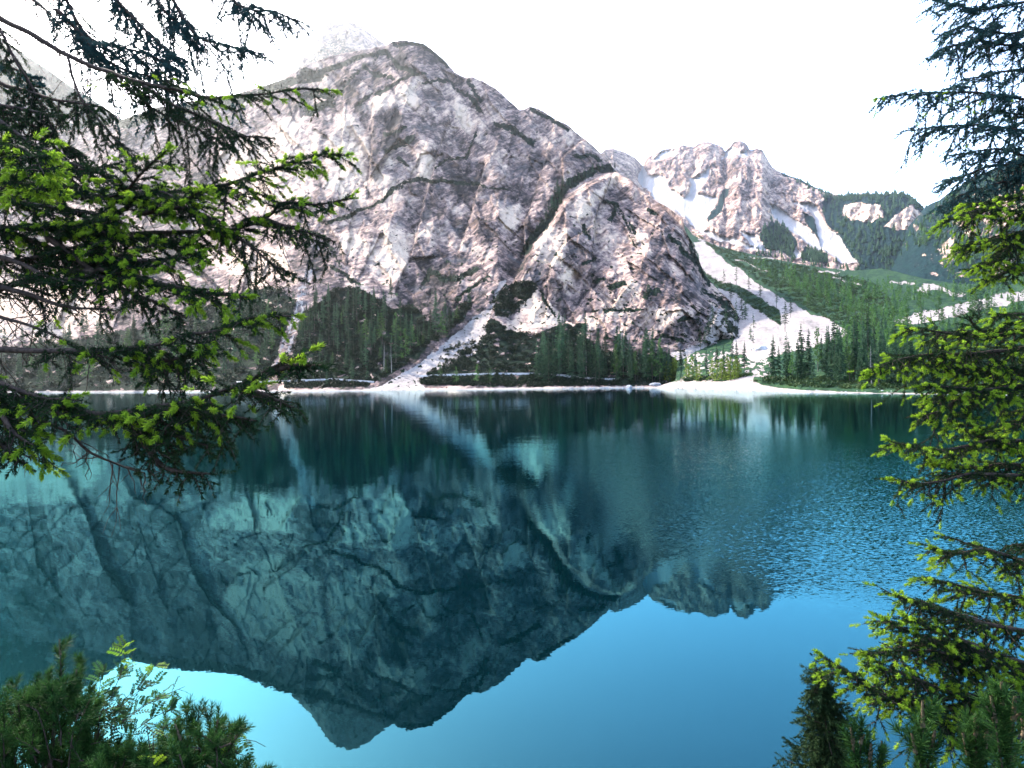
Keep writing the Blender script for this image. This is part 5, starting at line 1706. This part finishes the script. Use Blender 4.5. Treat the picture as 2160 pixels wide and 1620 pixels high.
# ------------------------------------------------------------------ plants on the bank
def pine_bush(name, shoots, D, label, cat, base_px, stem_to=None, candles=True, seed=0, scale=1.0, mat=M_PINE):
    """dwarf pine: upright leafy shoots given by their tip and foot in the picture"""
    rng = np.random.default_rng(seed + 500)
    b0 = at(base_px[0], base_px[1], D)
    gz = bank_z(b0[0], b0[1])
    r = plant_root(name, b0[0], b0[1], gz, label, cat)
    og = np.array([b0[0], b0[1], gz])
    lines, nd, cn = [], [], []
    foot = og + np.array([0, 0, 0.02])
    for (tx, ty, fx, fy, dd) in shoots:
        d_ = D + dd
        tp, ft = at(tx, ty, d_), at(fx, fy, d_)
        mid_ = (ft + foot) / 2 + rng.normal(0, 0.05, 3)
        Q = smooth_path(np.stack([foot, mid_, ft, tp]), 0.04)
        if len(shoots) < 12 or rng.random() < 0.3:
            lines.append((Q, 0.006, 0.0025))
        else:
            lines.append((np.stack([ft - (tp - ft) * 0.25 + rng.normal(0, 0.02, 3), ft, tp]), 0.004, 0.002))
        ax = tp - ft
        L = np.linalg.norm(ax)
        n = max(2, int(L / (0.035 * scale)))
        for q in range(n):
            c = ft + ax * (q / n)
            nd.append((c, nrm(ax) + rng.normal(0, 0.2, 3), rng.uniform(0.8, 1.05) * scale))
        for _ in range(2):
            nd.append((tp, nrm(ax) + rng.normal(0, 0.35, 3), rng.uniform(0.7, 1.0) * scale))
        if candles and (len(shoots) < 8 or rng.random() < 0.22):
            cl = rng.uniform(0.03, 0.06) * scale
            cn.append((np.stack([tp - nrm(ax) * 0.01, tp + nrm(ax) * cl * .5, tp + nrm(ax) * cl]), 0.006 * scale, 0.003 * scale))
            for _ in range(1 if len(shoots) < 8 else 0):
                e_ = nrm(nrm(ax) + rng.normal(0, 0.35, 3)) * cl * 0.6
                cn.append((np.stack([tp - nrm(ax) * 0.01, tp + e_ * .5, tp + e_]), 0.004 * scale, 0.002 * scale))
    link("stem", tubes_mesh("stem", lines, M_BARK, og, 6), r)
    link("needles", needles_mesh("needles", nd, PINE, [mat], rng, og), r)
    for c_ in cn:
        link("candle", tubes_mesh("candle", [c_], M_CANDLE, og, 6), r)
    return r


rb = random.Random(77)


def mass(outline, n, h=(22, 56), lean=46):
    out = []
    for x, y in in_poly(outline, n):
        out.append((x + rb.uniform(-lean, lean), y, x, y + rb.uniform(*h), rb.uniform(-0.25, 0.35)))
    return out


sh = [(127, 1376, 132, 1480, 0), (173, 1408, 160, 1500, .05), (35, 1449, 45, 1540, 0), (6, 1478, 15, 1560, 0), (157, 1439, 140, 1530, -.05), (98, 1440, 105, 1540, .1), (80, 1455, 90, 1560, 0),
      (186, 1470, 170, 1560, 0), (60, 1480, 60, 1580, 0)]
sh += mass([(0, 1500), (70, 1470), (120, 1430), (180, 1470), (190, 1560), (260, 1580), (300, 1620), (0, 1640), (-60, 1600)], 150)
pine_bush("dwarf_pine", sh, 2.9, "dark dwarf pine bush with upright tufts in the lower left corner", "dwarf pine", (90, 1740), seed=1)
sh = [(393, 1512, 398, 1610, 0), (419, 1502, 420, 1600, 0), (444, 1515, 440, 1610, .05), (465, 1530, 455, 1620, 0), (380, 1545, 390, 1640, 0), (350, 1575, 365, 1660, 0), (490, 1545, 470, 1630, 0)]
sh += mass([(250, 1590), (330, 1580), (400, 1530), (480, 1540), (520, 1600), (540, 1660), (240, 1660)], 80, (24, 56))
pine_bush("dwarf_pine", sh, 2.7, "dwarf pine with straight brown topped leaders right of the feathery rowan", "dwarf pine", (420, 1760), seed=2)
pine_bush("mountain_pine", [(2115, 1480, 2125, 1640, 0), (2098, 1515, 2118, 1640, 0), (2138, 1512, 2130, 1640, 0), (2160, 1545, 2140, 1660, .05)], 1.75, "biggest pine leader with long needles and brown candles, lower right edge", "pine", (2125, 1900), seed=3, scale=1.15)
pine_bush("mountain_pine", [(2058, 1545, 2062, 1660, 0), (2078, 1570, 2066, 1660, 0), (2040, 1585, 2060, 1670, 0)], 1.9, "pine leader with a pale brown candle beside the biggest pine leader", "pine", (2065, 1880), seed=4, scale=1.1)
pine_bush("mountain_pine", [(1947, 1528, 1950, 1660, 0), (1930, 1580, 1948, 1670, 0), (1966, 1580, 1952, 1670, 0)], 1.9, "single brush like pine leader in front of open blue water", "pine", (1950, 1880), seed=5, scale=1.15)
pine_bush("mountain_pine", [(1816, 1562, 1816, 1650, 0), (1800, 1575, 1810, 1650, 0), (1857, 1600, 1850, 1680, 0), (1835, 1596, 1830, 1670, 0)], 2.0, "low pine tuft at the foot of the small dark spruce", "pine", (1825, 1860), seed=6)


def sapling():
    D = 2.8
    rng = np.random.default_rng(640)
    b0 = at(1748, 1760, D)
    gz = bank_z(b0[0], b0[1])
    r = plant_root("spruce_sapling", b0[0], b0[1], gz, "small dark spruce sapling with a thin pointed top in front of the blue water", "spruce")
    og = np.array([b0[0], b0[1], gz])
    P = smooth_path(np.concatenate([[og], at(np.array([1750, 1742, 1734, 1722]), np.array([1640, 1540, 1470, 1408]), np.full(4, D))]), 0.03)
    lines, nd = [(P, 0.012, 0.003)], []
    z0, z1 = at(1748, 1640, D)[2], P[-1][2]
    for q in range(400):
        f = rng.random() ** 0.75
        z = z0 + (z1 - z0) * (1 - f) if f < 1 else z1
        g = (z1 - z) / (z1 - z0)
        R = 0.012 + 0.125 * g ** 0.9 * rng.uniform(0.25, 1.25)
        an = rng.uniform(0, 6.283)
        x = np.interp(z, P[:, 2], P[:, 0])
        y = np.interp(z, P[:, 2], P[:, 1])
        d = np.array([math.cos(an), math.sin(an), rng.uniform(-0.5, 0.15)])
        a_ = np.array([x, y, z])
        e_ = a_ + d * R
        n = max(1, int(R / 0.04))
        for k_ in range(n):
            nd.append((a_ + d * R * k_ / n, d + rng.normal(0, 0.3, 3), rng.uniform(0.8, 1.1)))
        nd.append((e_, d * 0.5 + np.array([0, 0, rng.uniform(-1.2, 0.6)]), rng.uniform(0.7, 1.0)))
        if q % 3 == 0:
            lines.append((np.stack([a_, (a_ + e_) / 2, e_]), 0.003, 0.001))
    for tx, ty in ((1802, 1516), (1792, 1545), (1700, 1545), (1668, 1568), (1650, 1600), (1640, 1620), (1815, 1580), (1690, 1500), (1775, 1480)):
        s_ = at(1742, ty + 30, D)
        e_ = at(tx, ty, D + rng.uniform(-0.1, 0.1))
        lines.append((np.stack([s_, (s_ + e_) / 2 - UP * 0.01, e_]), 0.004, 0.0015))
        for k_ in range(16):
            c = s_ + (e_ - s_) * rng.uniform(0.2, 1.0)
            nd.append((c, (e_ - s_) * 3 + rng.normal(0, 0.5, 3) - UP * 0.3, rng.uniform(0.7, 1.0)))
    link("trunk", tubes_mesh("trunk", lines, M_BARK, og, 5), r)
    link("needles", needles_mesh("needles", nd, OLD, [leaf_mat("sapling_needles", (0.010, 0.028, 0.012), (0.028, 0.050, 0.018), 0.2, 0.1, 9)], rng, og), r)


sapling()


def rowan(stems, D, label, base_px, young, n_leaf, seed):
    """feathery leaved shrub: stems with pinnate leaves"""
    rng = np.random.default_rng(seed + 900)
    b0 = at(base_px[0], base_px[1], D)
    gz = bank_z(b0[0], b0[1])
    r = plant_root("rowan_shrub", b0[0], b0[1], gz, label, "shrub")
    og = np.array([b0[0], b0[1], gz])
    lines, tri_d, tri_y = [], [], []
    for pts in stems:
        q = np.array(pts, float)
        P = smooth_path(np.concatenate([[og + rng.normal(0, 0.03, 3) * np.array([1, 1, 0])], at(q[:, 0], q[:, 1], np.full(len(q), D) + rng.uniform(-0.1, 0.1))]), 0.03)
        lines.append((P, 0.006, 0.0012))
        for _ in range(n_leaf):
            f = rng.uniform(0.35, 1.0) ** 0.7
            i_ = min(len(P) - 2, int(f * (len(P) - 1)))
            a_ = P[i_]
            T = nrm(P[i_ + 1] - P[i_])
            side = nrm(np.cross(T, rng.normal(0, 1, 3)))
            d = nrm(T * 0.6 + side * 0.8 + UP * 0.1)
            ll = rng.uniform(0.045, 0.085)
            bend = -UP * ll * 0.2
            nor = nrm(np.cross(d, rng.normal(0, 0.4, 3) + np.cross(d, UP)))
            lv = nrm(np.cross(d, nor))
            lines.append((np.stack([a_, a_ + d * ll * .5, a_ + d * ll + bend]), 0.001, 0.0005))
            yg = young(a_)
            for k_ in range(6):
                t = (k_ + 1) / 6.3
                c = a_ + d * ll * t + bend * t * t
                for s_ in (-1, 1):
                    ld = nrm(lv * s_ + d * 0.45 + nor * rng.uniform(-0.15, 0.15))
                    le = rng.uniform(0.014, 0.022) * (1.1 - 0.3 * abs(t - 0.5))
                    wv = nrm(np.cross(ld, nor)) * le * 0.26
                    (tri_y if yg else tri_d).append(np.stack([c, c + ld * le * .5 + wv, c + ld * le]))
                    (tri_y if yg else tri_d).append(np.stack([c, c + ld * le, c + ld * le * .5 - wv]))
    link("stem", tubes_mesh("stem", lines, M_BARK, og, 4), r)
    if tri_d:
        link("leaves", soup("leaves", np.concatenate(tri_d) - og, [M_ROWAN]), r)
    if tri_y:
        link("young_leaves", soup("young_leaves", np.concatenate(tri_y) - og, [M_ROWAN_Y]), r)


zc = at(300, 1412, 3.0)[2]
rowan([[(200, 1560), (215, 1480), (262, 1408), (285, 1370)], [(205, 1570), (240, 1500), (300, 1440), (335, 1392)], [(205, 1580), (250, 1530), (320, 1480), (390, 1448)], [(200, 1590), (270, 1550), (330, 1510), (372, 1492)],
       [(195, 1570), (205, 1500), (212, 1440), (222, 1402)], [(200, 1570), (235, 1470), (262, 1400), (262, 1352)], [(205, 1590), (260, 1520), (300, 1490), (350, 1460)], [(202, 1580), (230, 1520), (290, 1460), (340, 1440)]],
      3.0, "feathery leaved rowan shrub with yellow green tops beside the dark dwarf pine", (205, 1740), lambda p: p[2] > zc, 46, 1)
rowan([[(480, 1590), (490, 1550), (505, 1515)], [(485, 1600), (520, 1560), (560, 1575)], [(470, 1600), (500, 1590), (540, 1600)], [(320, 1600), (330, 1550), (380, 1510)], [(325, 1610), (350, 1560), (372, 1525)]],
      2.6, "low rowan shoots with fern like leaves poking out of the second dwarf pine", (470, 1760), lambda p: p[0] * 7 % 1 < 0.25, 26, 2)
